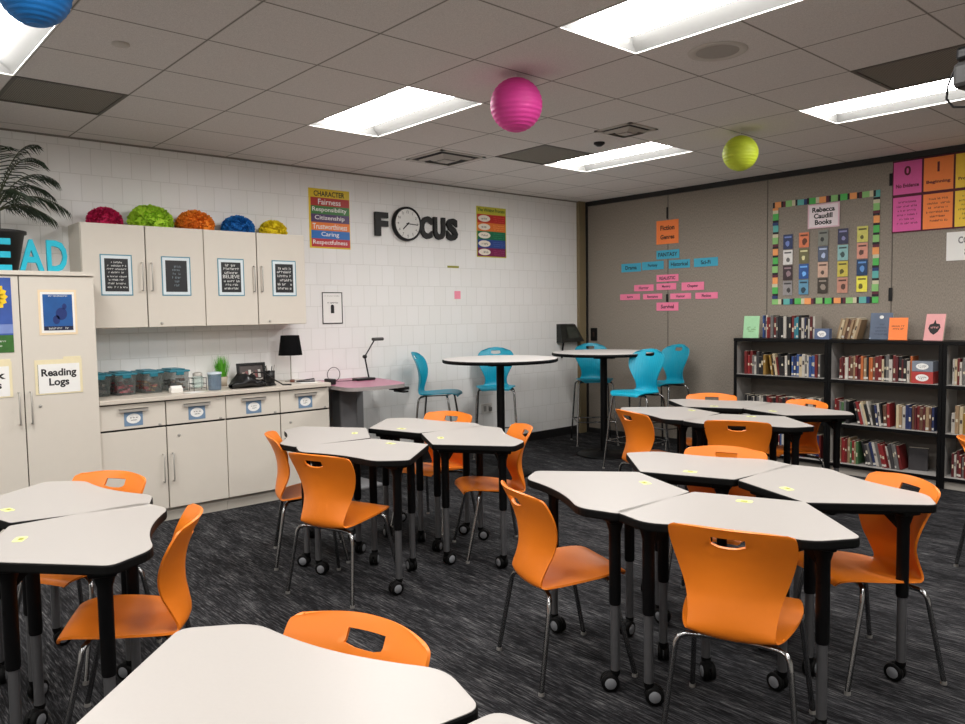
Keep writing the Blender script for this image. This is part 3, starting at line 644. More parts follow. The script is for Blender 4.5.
for nm, ang, L, w in (('minute_hand', -3, .125, .004), ('hour_hand', -137, .085, .006)):
    h = MB().box(-.02, L, -w, w, .049, .051).build(nm, INK, t, Matrix.Rotation(R(ang), 4, 'Z'))
MB().lathe([(.009, .047), (.009, .053), (0, .053)], n=16).build('hub', INK, t)
o = sheet('wall_label', WW(-2.175, 2.043, .002), .16, .022, mat('olive_tape', (150, 150, 50), .5), 'thin olive tape label on the block wall', 'label')
o = sheet('sticky_note', WW(-2.12, 1.74, .002), .085, .085, mat('pink_sticky', (246, 150, 172), .6), 'pink sticky note alone on the block wall', 'note')
o = tag(MB().box(-.11, .11, -.15, .15, 0, .004).build('notice', WHITE, None, WW(-3.68, 1.61, .002)), 'black-bordered notice on block wall beside the wall cabinet', 'notice')
b = MB()
for a in ((-.11, .11, -.15, -.142), (-.11, .11, .142, .15), (-.11, -.102, -.15, .15), (.102, .11, -.15, .15)): b.box(*a, .004, .007)
b.build('border', BLACK, o); scribble(o, -.06, .06, [(.05, 1)], .0045, INK, .014, 31); scribble(o, -.09, .09, [(.115, .9)], .0045, mat('grey_ink', (120, 120, 120), .6), .008, 32)
b = MB().box(-.018, .018, -.05, .015, .0045, .0052); b.prism([(.018 * math.cos(a), .015 + .018 * math.sin(a)) for a in [math.pi * k / 8 for k in range(9)]], .0045, .0052); b.build('symbol', INK, o)
t = empty('control_box', mw=WW(-.375, 1.27, .001), label='black slanted control box on block wall beside the corner post', cat='control box')
vs = [(-.17, -.11, 0), (.16, -.11, 0), (.14, .12, 0), (-.17, .12, 0), (-.17, -.11, .10), (.20, -.10, .13), (.12, .11, .05), (-.17, .12, .06)]
MB().add(vs, [(3, 2, 1, 0), (4, 5, 6, 7), (0, 1, 5, 4), (1, 2, 6, 5), (2, 3, 7, 6), (3, 0, 4, 7)]).build('housing', mat('dark_housing', (34, 36, 33), .4), t)
MB().add([(-.06, -.06, .101), (.13, -.055, .118), (.09, .08, .069), (-.06, .085, .069)], [(0, 1, 2, 3)]).build('screen', mat('dark_screen', (58, 62, 56), .25), t)
MB().tube([(-.10, -.11, .05), (-.10, -.22, .03), (-.09, -.30, .012)], .012, n=8).build('cable', BLACK, t)
t = empty('wall_outlet', mw=WW(-1.725, .46, .001), label='white outlet box with a plug low on the block wall', cat='outlet')
MB().box(-.075, .075, -.055, .055, 0, .02, bev=.004).build('plate', WHITEP, t)
for x in (-.035, .035): MB().box(x - .018, x + .018, -.03, .03, .02, .024, bev=.003).build('socket', mat('socket_grey', (170, 168, 162), .5), t)
MB().box(.02, .05, -.03, .015, .024, .05, bev=.005).build('plug', mat('plug_grey', (120, 118, 114), .5), t)

# ------------------------------------------------------------------ partition wall things
o = MB().box(-.05, .05, -.08, .08, 0, .012, bev=.003).build('switch_plate', BLACK, None, GW(.145, 1.25, .001)); tag(o, 'black switch plate on the partition near the corner post', 'switch')
MB().box(-.012, .012, -.03, .03, .012, .018).build('rocker', mat('dark_brown', (52, 34, 30), .5), o)
for x, z0, z1, w, l in ((1.24, 2.585, 2.715, .010, 'dark slot latch above the orange genre sign'), (1.24, 1.635, 1.725, .014, 'dark slot latch among the pink genre cards'), (3.66, 1.595, 1.715, .016, 'dark slot latch between bulletin board and level posters, low'), (3.645, 2.64, 2.75, .012, 'dark slot latch on the partition seam beside level posters')):
    o = MB().box(-w, w, -(z1 - z0) / 2, (z1 - z0) / 2, 0, .008).build('partition_latch', BLACK, None, GW(x, (z0 + z1) / 2, .004)); tag(o, l, 'latch')
CARD_T = mat('teal_card', (66, 168, 198), .7); CARD_P = mat('pink_card', (246, 132, 168), .7); CARD_O = mat('orange_card', (255, 136, 70), .7)
o = sheet('genre_sign', GW(1.24, 2.435, .005), .30, .27, CARD_O, 'orange sign reading Fiction Genres on the partition', 'sign'); lettering('Fiction', o, 0, .05, .0018, INK, w=.19, h=.055, bold=.03); lettering('Genres', o, 0, -.055, .0018, INK, w=.19, h=.05, bold=.03)
cards = [(1.09, 1.40, 2.13, 2.23, 'FANTASY', CARD_T, 'teal'), (.58, .87, 2.005, 2.105, 'Drama', CARD_T, 'teal'), (.885, 1.19, 2.015, 2.11, 'Fantasy', CARD_T, 'teal'), (1.26, 1.54, 2.015, 2.11, 'Historical', CARD_T, 'teal'), (1.59, 1.89, 2.015, 2.11, 'Sci-Fi', CARD_T, 'teal'),
         (1.09, 1.39, 1.87, 1.95, 'REALISTIC', CARD_P, 'pink'), (.77, 1.05, 1.77, 1.845, 'Horror', CARD_P, 'pink'), (1.09, 1.36, 1.775, 1.85, 'Mystery', CARD_P, 'pink'), (1.43, 1.72, 1.76, 1.85, 'Chapter', CARD_P, 'pink'),
         (.56, .855, 1.67, 1.74, 'Sports', CARD_P, 'pink'), (.90, 1.17, 1.67, 1.735, 'Romance', CARD_P, 'pink'), (1.28, 1.555, 1.665, 1.73, 'Humor', CARD_P, 'pink'), (1.61, 1.89, 1.66, 1.73, 'Fiction', CARD_P, 'pink'), (1.09, 1.39, 1.535, 1.63, 'Survival', CARD_P, 'pink')]
CL = ['teal heading card centred under the orange sign', 'teal genre card at the corner end of the teal row', 'second teal genre card from the corner, below the heading', 'third teal genre card from the corner, below the heading', 'teal genre card at the bookcase end of the teal row',
      'pink heading card centred above the other pink cards', 'pink genre card at the corner end of the upper pink row', 'middle pink genre card of the upper pink row', 'pink genre card at the bookcase end of the upper pink row',
      'pink genre card at the corner end of the lower pink row', 'second pink genre card from the corner in the lower row', 'third pink genre card from the corner in the lower row', 'pink genre card at the bookcase end of the lower row', 'single pink genre card lowest on the partition']
for k, (x0, x1, z0, z1, s, m, c) in enumerate(cards):
    o = sheet('genre_card', GW((x0 + x1) / 2, (z0 + z1) / 2, .005), x1 - x0, z1 - z0, m, CL[k], 'card', c + ' genre cards'); lettering(s, o, 0, 0, .0018, INK, h=(z1 - z0) * .45, bold=.02)
# bulletin board border
t = empty('bulletin_border', mw=GW(3.035, 2.10, .005), label='square border of multicoloured trim around the book covers', cat='bulletin border')
BC = [mat('trim_%s' % n, c, .7) for n, c in (('aqua', (96, 176, 170)), ('sage', (140, 196, 120)), ('peach', (240, 160, 96)), ('green', (84, 184, 90)), ('black', (38, 30, 36)), ('plum', (96, 40, 56)), ('cream', (206, 200, 170)), ('navy', (40, 60, 110)))]
def strip(parent, L, w, mw, seed):
    rn = random.Random(seed); b = MB(); x = -L / 2; k = 0
    seq = [3, 4, 2, 4, 5, 1, 6, 4, 0, 7, 4, 3, 6, 2, 5, 4, 1, 4]
    while x < L / 2 - .004:
        c = seq[(k + seed) % len(seq)]; d = {4: .022, 5: .026, 7: .03, 6: .034}.get(c, .066); e = min(L / 2, x + d)
        b.box(x, e, -w / 2 + rn.uniform(0, .004), w / 2 - rn.uniform(0, .006), 0, .003, c); x = e; k += 1
    return b.build('border_strip', BC, parent, mw)
strip(t, 1.04, .062, Matrix.Translation((0, .49, 0)), 1); strip(t, 1.04, .062, Matrix.Translation((0, -.49, 0)), 5)
strip(t, .92, .062, Matrix.Translation((-.49, 0, 0)) @ Matrix.Rotation(R(90), 4, 'Z'), 9); strip(t, .92, .062, Matrix.Translation((.49, 0, 0)) @ Matrix.Rotation(R(90), 4, 'Z'), 3)
o = sheet('bulletin_title', GW(3.035, 2.435, .009), .31, .235, mat('title_pink', (226, 190, 200), .6), 'pink title card reading Rebecca Caudill Books', 'sign'); patch('panel', o, -.14, .14, -.105, .105, .0017, mat('title_white', (238, 226, 230), .6)); lettering('Rebecca\nCaudill\nBooks', o, 0, 0, .0026, INK, w=.22, h=.17, bold=.035)
cov = [[((36, 50, 92), 'navy'), ((226, 224, 220), 'white'), ((60, 44, 48), 'dark brown'), ((150, 146, 146), 'pale grey')],
       [((224, 124, 80), 'orange'), ((110, 106, 70), 'olive'), ((40, 84, 150), 'blue'), ((96, 150, 180), 'sky blue')],
       [((124, 128, 120), 'grey green'), ((80, 90, 110), 'slate'), ((206, 170, 150), 'peach'), ((60, 52, 44), 'black and cream')],
       [((50, 50, 80), 'indigo'), ((140, 186, 186), 'pale aqua'), ((206, 190, 80), 'mustard'), ((196, 140, 120), 'salmon')],
       [((206, 200, 100), 'pale yellow'), ((216, 150, 130), 'pink'), ((26, 60, 100), 'deep blue'), ((240, 226, 80), 'bright yellow')]]
rn = random.Random(21)
for i, xc in enumerate((2.68, 2.845, 3.035, 3.225, 3.405)):
    for j in range(4):
        c, nm = cov[i][j]; zc = (2.21, 2.055, 1.90, 1.745)[j] + (0, .005, .012, .01, .015)[i]
        o = sheet('cover_print', GW(xc, zc, .009), .098, .146, mat('cover_%d_%d' % (i, j), c, .5, vary=.25, scale=30), 'small %s book cover print, row %s of column %s on the board' % (nm, ('one', 'two', 'three', 'four')[j], ('one', 'two', 'three', 'four', 'five')[i]), 'print', 'book cover prints inside the border')
        d = mat('coverart_%d_%d' % (i, j), [v * .45 if sum(c) > 330 else min(255, v * 1.5 + 60) for v in c], .6)
        b = MB(); b.box(-.036, .036, .038, .054, .0016, .0022)
        px, py, q = rn.uniform(-.01, .01), rn.uniform(-.03, -.01), rn.uniform(.018, .03)
        b.prism([(px + q * math.cos(a) * rn.uniform(.7, 1.1), py + q * 1.2 * math.sin(a) * rn.uniform(.7, 1.1)) for a in [2 * math.pi * k / 9 for k in range(9)]], .0016, .0022)
        b.build('cover_art', d, o)
# level posters
MAROON = mat('maroon_backing', (84, 20, 40), .7)
for i, (c, s, wd, nm) in enumerate((((226, 96, 166), '0', 'No Evidence', 'magenta'), ((254, 140, 66), '1', 'Beginning', 'orange'), ((244, 204, 60), '2', 'Progressing', 'yellow'))):
    x = 3.785 + i * .25
    o = sheet('level_poster', GW(x, 2.53, .006), .25, .645, MAROON, '%s level %s poster high on the partition' % (nm, s), 'poster', 'level posters'); m = mat('level_%d' % i, c, .6)
    patch('heading_card', o, -.117, .117, .02, .31, .0017, m); patch('text_card', o, -.117, .117, -.31, -.005, .0017, m)
    ink = mat('maroon_ink', (96, 24, 40), .6)
    lettering(s, o, 0, .225, .0026, ink, h=.085, bold=.03); lettering(wd, o, 0, .095, .0026, ink, w=.19, h=.034, bold=.03)
    scribble(o, -.1, .1, [(-.05 - .038 * k, (.7, .85, .75, .9, .6, .8)[k]) for k in range(6)], .0026, ink, .017, 50 + i)
o = sheet('wall_sign', GW(4.29, 2.055, .006), .36, .245, WHITE, 'white sign with bold grey and black capitals under the yellow poster', 'sign'); lettering('CONCEPT', o, .04, .05, .0018, mat('sign_grey', (120, 120, 122), .6), w=.26, h=.06, bold=.03); lettering('SCALE', o, .06, -.05, .0018, INK, w=.2, h=.06, bold=.04)

# ------------------------------------------------------------------ bookcases
SHELFG = mat('grey_shelf', (166, 163, 159), .5); BACKG = mat('grey_back_panel', (110, 104, 97), .6); KICK = mat('grey_kick', (160, 155, 147), .6)
ROWN = ('the corner-end bookcase', 'the middle bookcase', 'the bookcase at frame edge')
SHZ = (.10, .47, .88); BD = .33
for k, x0 in enumerate((2.285, 3.247, 4.209)):
    W = .9605
    t = empty('bookcase', (x0, -.02, 0), 0, ('black bookcase nearest the teal stools, books lined up on top', 'black bookcase under the level posters, face-out books on top', 'black bookcase beyond the middle one, running out of frame')[k], 'bookcase', 'black bookcases along the partition')
    for x in (0, W - .02):
        MB().box(x, x + .02, -BD + .012, 0, 0, 1.225).build('side_panel', SHELFG, t); 
    for x in (0, W - .03): MB().box(x, x + .03, -BD, -BD + .014, 0, 1.225, bev=.002).build('front_post', BLACKM, t)
    MB().box(.02, W - .02, -.012, 0, 0, 1.22).build('back_panel', BACKG, t)
    MB().box(0, W, -BD - .004, 0, 1.215, 1.245, bev=.002).build('top_panel', BLACKM, t)
    for z in SHZ:
        s = MB().box(.02, W - .02, -BD + .004, -.012, z - .018, z).build('shelf', SHELFG, t)
        MB().box(.028, W - .028, -BD, -BD + .004, z - .032, z - .002).build('shelf_edge', BLACKM, s)
    MB().box(.02, W - .02, -BD + .02, -BD + .035, 0, .07).build('kick_panel', KICK, t)
BK = {'dark red': (104, 28, 28), 'maroon': (84, 26, 30), 'black': (26, 25, 27), 'white': (186, 180, 170), 'grey': (104, 102, 100), 'tan': (150, 124, 94), 'brown': (92, 62, 46), 'navy': (36, 46, 86), 'blue': (48, 78, 134), 'orange': (180, 96, 48), 'cream': (190, 174, 142), 'dark grey': (58, 56, 58), 'green': (70, 104, 66), 'red': (132, 34, 36), 'teal': (46, 120, 136), 'gold': (140, 108, 48)}
PAGES = mat('book_pages', (214, 204, 184), .8)
LABW = mat('spine_label', (196, 192, 184), .6)
def book(x, yf, z, w, h, d, color, label, group, tilt=0., tag_on=False, rn=random):
    """spine faces -Y; leans about Y by tilt degrees, lower corner resting on z"""
    b = MB(); b.box(0, w, 0, d, 0, h, 0, bev=.0015); b.box(.002, w - .002, .004, d + .001, h - .003, h + .0006, 1)
    if tag_on: b.box(.001, w - .001, -.0007, .001, .010, .03, 2)
    if rn.random() < .7: q = rn.uniform(.45, .75); b.box(w * .2, w * .8, -.0006, .001, h * (q - rn.uniform(.08, .2)), h * q, 3)
    m = mat('book_' + color.replace(' ', '_'), BK[color], .5, vary=.18, scale=25); alt = mat('title_' + ('dark' if sum(BK[color]) > 400 else 'light'), (60, 50, 50) if sum(BK[color]) > 400 else (206, 196, 170), .6)
    mw = Matrix.Translation((x, yf, z)) @ Matrix.Rotation(R(tilt), 4, 'Y')
    o = b.build('book', [m, PAGES, LABW, alt], None, mw); return tag(o, label, 'book', group)
def row(x0, x1, z, colors, where, group, seed, hmin=.17, hmax=.235, lean=None, yf=-.30, tagp=.35):
    rn = random.Random(seed); x = x0; k = 0
    if lean and lean(0) < 0: x += hmax * math.sin(R(-lean(0)))
    while True:
        w = rn.uniform(.014, .029); h = rn.uniform(hmin, hmax); c = colors[k % len(colors)] if k < len(colors) else rn.choice(colors)
        ti = lean(k) if lean else 0.; hx = abs(math.sin(R(ti))) * h; fw = w / math.cos(R(ti))
        if x + fw > x1: break
        if k >= 38: break
        px = x + (0 if ti >= 0 else 0); dz = w * abs(math.sin(R(ti))) if ti > 0 else 0
        lab = '%s book, %s from corner end %s' % (c, ordinal(k + 1), where)
        book(px, yf + rn.uniform(0, .02), z + dz + .0005, w, h, rn.uniform(.13, .17), c, lab, group, ti, rn.random() < tagp, rn)
        x += fw + .0014; k += 1
MIX = list(BK)
yfT = -.30
row(2.52, 3.06, 1.246, ['blue', 'navy', 'white', 'red', 'dark red', 'grey', 'dark red', 'dark grey', 'black', 'black', 'white', 'black', 'black', 'dark red', 'teal', 'teal', 'black', 'white', 'navy', 'black', 'white', 'maroon'], 'on top of the corner-end bookcase', 'books on top of the bookcase', 1, .19, .235, yf=-.22)
row(2.375, 2.62, .8805, ['dark red', 'red', 'dark red', 'grey', 'white', 'dark grey', 'black', 'black', 'gold', 'red'], 'on the upper shelf, corner-end bookcase', 'books on corner-end bookcase, upper shelf', 2)
row(2.63, 2.86, .8805, ['gold', 'black', 'cream', 'dark red', 'black', 'black', 'white', 'black'], 'of the leaning run, corner-end bookcase, upper shelf', 'leaning books on corner-end bookcase, upper shelf', 3, .18, .22, lean=lambda k: -9 if k < 4 else (-5 if k < 6 else -1))
row(2.87, 3.16, .8805, ['blue', 'navy', 'blue', 'cream', 'white', 'grey', 'white', 'blue', 'blue', 'blue', 'dark red', 'grey'], 'past the leaning run, corner-end bookcase, upper shelf', 'books past the leaning run, corner-end bookcase', 4, .19, .22)
row(2.375, 3.17, .4705, ['black', 'white', 'black', 'dark grey', 'white', 'black', 'grey', 'white', 'white', 'dark grey', 'black', 'dark red', 'red', 'dark red', 'brown', 'black', 'dark red', 'brown', 'maroon', 'black'], 'on the middle shelf, corner-end bookcase', 'books on corner-end bookcase, middle shelf', 5, .17, .21)
row(2.375, 3.18, .1005, ['dark red', 'navy', 'grey', 'black', 'white', 'red', 'brown', 'blue', 'white', 'dark grey'], 'on the bottom shelf, corner-end bookcase', 'books on corner-end bookcase, bottom shelf', 6, .17, .23)
row(3.33, 3.955, .8805, ['dark red', 'maroon', 'dark red', 'white', 'dark red', 'brown', 'tan', 'dark red', 'maroon', 'orange', 'tan', 'black', 'orange', 'orange', 'brown', 'dark red', 'dark red', 'cream', 'black', 'grey', 'white', 'dark red', 'maroon', 'black'], 'on the upper shelf, middle bookcase', 'books on middle bookcase, upper shelf', 7, .185, .235, tagp=.55)
row(3.295, 3.44, .4705, ['red', 'dark red', 'grey', 'green', 'grey', 'black', 'dark grey'], 'on the middle shelf, middle bookcase', 'books on middle bookcase, middle shelf', 8, .19, .225)
row(3.455, 3.80, .4705, ['black', 'red', 'white', 'cream', 'black', 'white', 'black', 'navy', 'white', 'black', 'brown'], 'of the leaning run, middle bookcase, middle shelf', 'leaning books on middle bookcase, middle shelf', 9, .19, .225, lean=lambda k: -14 if k < 6 else (-7 if k < 10 else -3))
row(3.83, 4.15, .4705, ['cream', 'tan', 'white', 'navy', 'navy', 'brown', 'maroon', 'dark red', 'brown', 'maroon', 'tan', 'brown'], 'past the leaning run, middle bookcase, middle shelf', 'books past the leaning run, middle bookcase', 10, .19, .225)
row(3.295, 3.52, .1005, ['cream', 'grey', 'tan', 'red', 'red', 'dark red', 'tan', 'green'], 'on the bottom shelf, middle bookcase', 'books on middle bookcase, bottom shelf', 12, .19, .235)
row(3.53, 3.90, .1005, ['black', 'dark grey', 'grey', 'navy', 'white', 'grey', 'red', 'red', 'dark red', 'white', 'dark grey', 'grey'], 'of the leaning run, middle bookcase, bottom shelf', 'leaning books on middle bookcase, bottom shelf', 13, .19, .23, lean=lambda k: -13 if k < 10 else -10)
o = book(3.90, -.30, .1005, .03, .2, .15, 'dark grey', 'dark grey book standing face-out, last on the middle bookcase bottom shelf', 'face-out books'); o.matrix_world = Matrix.Translation((3.91, -.19, .1005)) @ Matrix.Rotation(R(-80), 4, 'Z')
row(4.265, 4.50, .8805, ['white', 'cream', 'dark red', 'white', 'grey', 'white', 'brown', 'navy', 'white'], 'on the upper shelf, bookcase at frame edge', 'books on edge bookcase, upper shelf', 14)
row(4.265, 4.50, .4705, ['white', 'tan', 'cream', 'gold', 'cream', 'green', 'white', 'tan'], 'on the middle shelf, bookcase at frame edge', 'books on edge bookcase, middle shelf', 15)
row(4.275, 4.50, .1005, ['maroon', 'white', 'maroon', 'dark red', 'grey', 'dark red', 'maroon', 'dark grey'], 'on the bottom shelf, bookcase at frame edge', 'books on edge bookcase, bottom shelf', 16)
row(3.255, 3.46, 1.246, ['tan', 'cream', 'tan', 'brown', 'tan', 'tan', 'cream'], 'of the tan leaning run on top of the bookcases', 'tan books leaning on top of the bookcases', 17, .18, .2, lean=lambda k: 14, yf=-.22, tagp=.1)
# face-out books on top
def face_out(x, y, w, h, c, tiltx, rz, label, art=None):
    mw = Matrix.Translation((x, y, 1.2465)) @ Matrix.Rotation(R(rz), 4, 'Z') @ Matrix.Rotation(R(-tiltx), 4, 'X')
    b = MB().box(-w / 2, w / 2, 0, .02, 0, h, 0, bev=.0015).box(-w / 2 + .004, w / 2 + .0006, .003, .017, .004, h + .0006, 1)
    o = b.build('display_book', [c, PAGES], None, mw); return tag(o, label, 'book', 'face-out books on top of the bookcases')
F3 = Matrix(((1, 0, 0, 0), (0, 0, -1, 0), (0, 1, 0, 0), (0, 0, 0, 1)))
def onface(o): # a face frame for art: local x right, y up, z towards -Y
    return F3
o = face_out(2.425, -.27, .165, .225, mat('mint_cover', (156, 206, 160), .5, vary=.08), 8, 4, 'mint green book standing face-out at the corner end of bookcase top'); c = scribble(o, -.05, .05, [(.11, .8), (.09, .9), (.07, .5)], .0006, mat('mint_ink', (110, 140, 90), .6), .016, 61); c.matrix_local = F3
o = face_out(3.635, -.16, .19, .245, mat('slate_cover', (86, 100, 122), .4, vary=.3, scale=9), 10, 3, 'slate blue hardback standing face-out behind the orange card'); c = scribble(o, -.06, .06, [(.2, .3), (.14, .5), (.11, .8), (.08, .9), (.05, .9)], .0006, mat('slate_ink', (50, 58, 84), .6), .016, 62); c.matrix_local = F3; c = oval('emblem', o, 0, .205, .018, .016, .0008, WHITE); c.matrix_local = F3
o = face_out(4.08, -.20, .16, .235, mat('pink_cover', (226, 160, 160), .5), 14, -8, 'pink book with a black leaf emblem standing face-out')
b = MB().prism([(0, .05), (.03, .075), (.05, .115), (.04, .145), (.012, .15), (0, .185), (-.012, .15), (-.042, .14), (-.05, .105), (-.03, .07)], .0006, .0012); c = b.build('leaf_emblem', INK, o); c.matrix_local = F3; c = scribble(o, -.03, .03, [(.115, 1)], .0014, MATS['pink_cover'], .018, 63); c.matrix_local = F3
t = MB().box(-.075, .075, 0, .002, 0, .2).build('card_sign', CARD_O, None, Matrix.Translation((3.815, -.25, 1.2475)) @ Matrix.Rotation(R(6), 4, 'Z') @ Matrix.Rotation(R(-10), 4, 'X')); tag(t, 'orange card sign standing on the bookcase between two face-out books', 'sign')
MB().box(-.08, .08, .0, .06, 0, .0015).build('foot_flap', CARD_O, t); c = scribble(t, -.055, .055, [(.125, .95), (.10, .75)], .0006, INK, .016, 64); c.matrix_local = F3
# label holders and bins
def label_box(x, y, z, w, h, c, label, d=.10):
    t = empty('label_box', (x, y, z), 0, label, 'box'); MB().box(-w / 2, w / 2, 0, d, 0, h, bev=.003).build('box', c, t)
    e = oval('oval_label', t, 0, h * .5, w * .3, h * .3, 0, WHITE, n=20); e.matrix_local = Matrix.Translation((0, -.0005, 0)) @ F3
    s = scribble(t, -w * .2, w * .2, [(h * .56, .9), (h * .42, .6)], .0012, INK, h * .1, 70); s.matrix_local = Matrix.Translation((0, -.0005, 0)) @ F3; return t
label_box(3.165, -.30, 1.2455, .14, .10, mat('label_slate', (88, 104, 136), .6), 'slate blue box with white oval label on the bookcase top', .06)
label_box(4.045, -.325, .8805, .17, .10, mat('label_red', (176, 60, 56), .6), 'red box with a white oval label, lower of two on the shelf', .2)
t = label_box(4.045, -.325, .9825, .165, .09, clear_mat('frosted_bin', (176, 186, 200), .3), 'frosted blue bin stacked on the red box', .2)

# ------------------------------------------------------------------ student desks
E_ = .2235
def desk_outline(g=0.):
    p = [(-E_ + .002, .001), (E_ - .002, .001), (.434, .452), (.285, .565), (.15, .536), (0, .524), (-.15, .536), (-.285, .565), (-.434, .452)]
    p = rounded(p, [.012, .012, .035, .06, .08, .1, .08, .06, .035])
    if g:
        c = Vector((0, .29)); p = [tuple(c + (Vector(q) - c) * (1 - g / max(.05, (Vector(q) - c).length))) for q in p]
    return p
DH = .765
def make_desk():
    t = empty('student_desk')
    MB().prism(desk_outline(.004), DH - .006, DH).build('tabletop', LAM, t)
    o1, o2 = desk_outline(), desk_outline(.003); n = len(o1); b = MB()
    vs = []; ring = [(o2, DH - .0015), (o1, DH - .006), (o1, DH - .028), (o2, DH - .034)]
    for pl, z in ring: vs += [(x, y, z) for x, y in pl]
    fs = [(r * n + (i + 1) % n, r * n + i, (r + 1) * n + i, (r + 1) * n + (i + 1) % n) for r in range(3) for i in range(n)]
    b.add(vs, fs); b.add(vs[3 * n:], [tuple(reversed(range(n)))]); b.build('edge_band', RUBBER, t)
    b = MB()
    L = [(-.31, .41), (.31, .41), (-.15, .09), (.15, .09)]
    for i, j in ((0, 1), (1, 3), (3, 2), (2, 0)):
        p, q = Vector(L[i]), Vector(L[j]); d = (q - p).normalized(); w = Vector((-d.y, d.x)) * .011
        vs = [(*(p + w), z) for z in (DH - .065, DH - .034)] + [(*(p - w), z) for z in (DH - .065, DH - .034)] + [(*(q + w), z) for z in (DH - .065, DH - .034)] + [(*(q - w), z) for z in (DH - .065, DH - .034)]
        b.add(vs, [(0, 1, 5, 4), (2, 6, 7, 3), (0, 2, 3, 1), (4, 5, 7, 6), (0, 4, 6, 2), (1, 3, 7, 5)])
    b.build('frame', BLACKM, t)
    for k, (x, y) in enumerate(L):
        b = MB(); b.box(x - .045, x + .045, y - .045, y + .045, DH - .062, DH - .034, bev=.008); b.lathe([(.022, .36), (.024, .37), (.024, .66), (.04, DH - .05)], (x, y, 0), n=20)
        g = Vector((0, .28)) - Vector((x, y)); g.normalize(); h = Vector((-g.y, g.x)) * .006; P = Vector((x, y))
        vs = [(*(P + s * h), .62) for s in (1, -1)] + [(*(P + s * h), DH - .04) for s in (1, -1)] + [(*(P + g * .10 + s * h), DH - .04) for s in (1, -1)] + [(*(P + g * .10 + s * h), DH - .055) for s in (1, -1)]
        b.add(vs, [(0, 2, 4, 6), (1, 7, 5, 3), (0, 6, 7, 1), (6, 4, 5, 7), (0, 1, 3, 2)])
        leg = b.build('leg', BLACKM, t)
        MB().lathe([(.018, .085), (.018, .37)], (x, y, 0), n=18).build('lower_tube', GREYTUBE, leg)
        sw = (70, 200, 330, 120)[k]; c, s = math.cos(R(sw)), math.sin(R(sw)); rot = Matrix.Rotation(R(sw), 3, 'Z') @ Matrix.Rotation(R(90), 3, 'X')
        b = MB(); b.lathe([(.014, .06), (.02, .075), (.02, .088)], (x, y, 0), n=14)
        cx, cy = x + .022 * c, y + .022 * s
        for q in (-1, 1):
            o = Vector((cx, cy, .038)) + Vector((-s, c, 0)) * (q * .014)
            b.lathe([(.012, -.011), (.033, -.011), (.0375, -.007), (.0375, .007), (.033, .011), (.012, .011)], o, 0, 24, rot=rot)
            b.lathe([(.0, -.0125), (.022, -.0125), (.024, -.010), (.024, .010), (.022, .0125), (0, .0125)], o, 1, 20, rot=rot)
        b.tube([(x, y, .066), (cx, cy, .064), (x + .05 * c, y + .05 * s, .05)], [.016, .02, .012], 0, 10)
        b.build('caster', [RUBBER, HUB], leg)
    b = MB().prism(rounded([(-.034, .075), (.03, .072), (.034, .108), (-.03, .114)], .01), DH + .0003, DH + .0012); s = b.build('sticker', YELLOW, t)
    s['label'] = 'yellow sticker'
    MB().box(-.012, .012, .088, .104, DH + .0013, DH + .0018).build('mark', mat('sticker_ink', (150, 152, 40), .6), s)
    return t
CL_ = {'RF': (4.6, -4.495, -1.6), 'C': (2.419, -4.667, -7), 'B': (3.338, -2.184, 2.7), 'L': (3.024, -7.066, -10), 'N': (5.262, -7.19, -4)}
DK_ = {'R': (.2075, .084, 68), 'B': (-.2075, .084, 112), 'L': (-.2075, -.084, -112), 'F': (.2075, -.084, -68)}
CN = {'RF': 'the large near cluster', 'C': 'the cluster before the high tables and counter', 'B': 'the far cluster by the bookcases', 'L': 'the cluster cut by the frame beside the cabinets', 'N': 'the cluster cut by the lower frame edge'}
DN = {'R': 'desk on the bookcase side of', 'B': 'desk on the high-table side of', 'L': 'desk on the cabinet side of', 'F': 'desk on the camera side of'}
DL = {('RF', 'L'): 'pale wheeled desk on the cabinet side of the large middle-of-room cluster', ('RF', 'F'): 'pale wheeled desk with an orange chair back against it, large near cluster', ('RF', 'R'): 'pale wheeled desk on the bookcase side of the large near cluster', ('RF', 'B'): 'pale wheeled desk on the high-table side of the large near cluster',
      ('C', 'L'): 'pale wheeled desk next to the base cabinets in the counter-side cluster', ('C', 'F'): 'pale wheeled desk on the camera side of the counter-side cluster', ('C', 'R'): 'pale wheeled desk on the bookcase side of the counter-side cluster', ('C', 'B'): 'pale wheeled desk below the teal stools in the counter-side cluster',
      ('B', 'L'): 'pale wheeled desk on the teal stool side of the far cluster', ('B', 'F'): 'pale wheeled desk on the camera side of the far cluster by bookcases', ('B', 'R'): 'pale wheeled desk on the bookcase side of the far cluster', ('B', 'B'): 'pale wheeled desk of the far cluster closest to the partition',
      ('L', 'B'): 'pale wheeled desk closest to the tall cabinet doors, cut by the frame', ('L', 'R'): 'pale wheeled desk with rounded notch facing a side-on orange chair', ('N', 'B'): 'large pale desktop at the bottom edge with an orange chair behind', ('N', 'R'): 'pale desk showing only one corner at the bottom edge'}
FITTED = {('L', 'R'): (3.288, -7.023, 65.9), ('L', 'B'): (2.83, -6.975, 104), ('C', 'F'): (2.606, -4.765, -75), ('C', 'R'): (2.646, -4.603, 61.5), ('C', 'L'): (2.175, -4.71, -120), ('RF', 'F'): (4.803, -4.568, -68.5), ('RF', 'R'): (4.814, -4.418, 65.5), ('N', 'B'): (5.07, -7.085, 110), ('N', 'R'): (5.535, -7.09, 64), ('B', 'F'): (3.565, -2.29, -66)}
def inner_mid(c_, d_):
    if (c_, d_) in FITTED: return FITTED[(c_, d_)]
    X, Y, a = CL_[c_]; x, y, n = DK_[d_]; a_ = R(a)
    return X + x * math.cos(a_) - y * math.sin(a_), Y + x * math.sin(a_) + y * math.cos(a_), n + a
desk0 = make_desk(); first = True
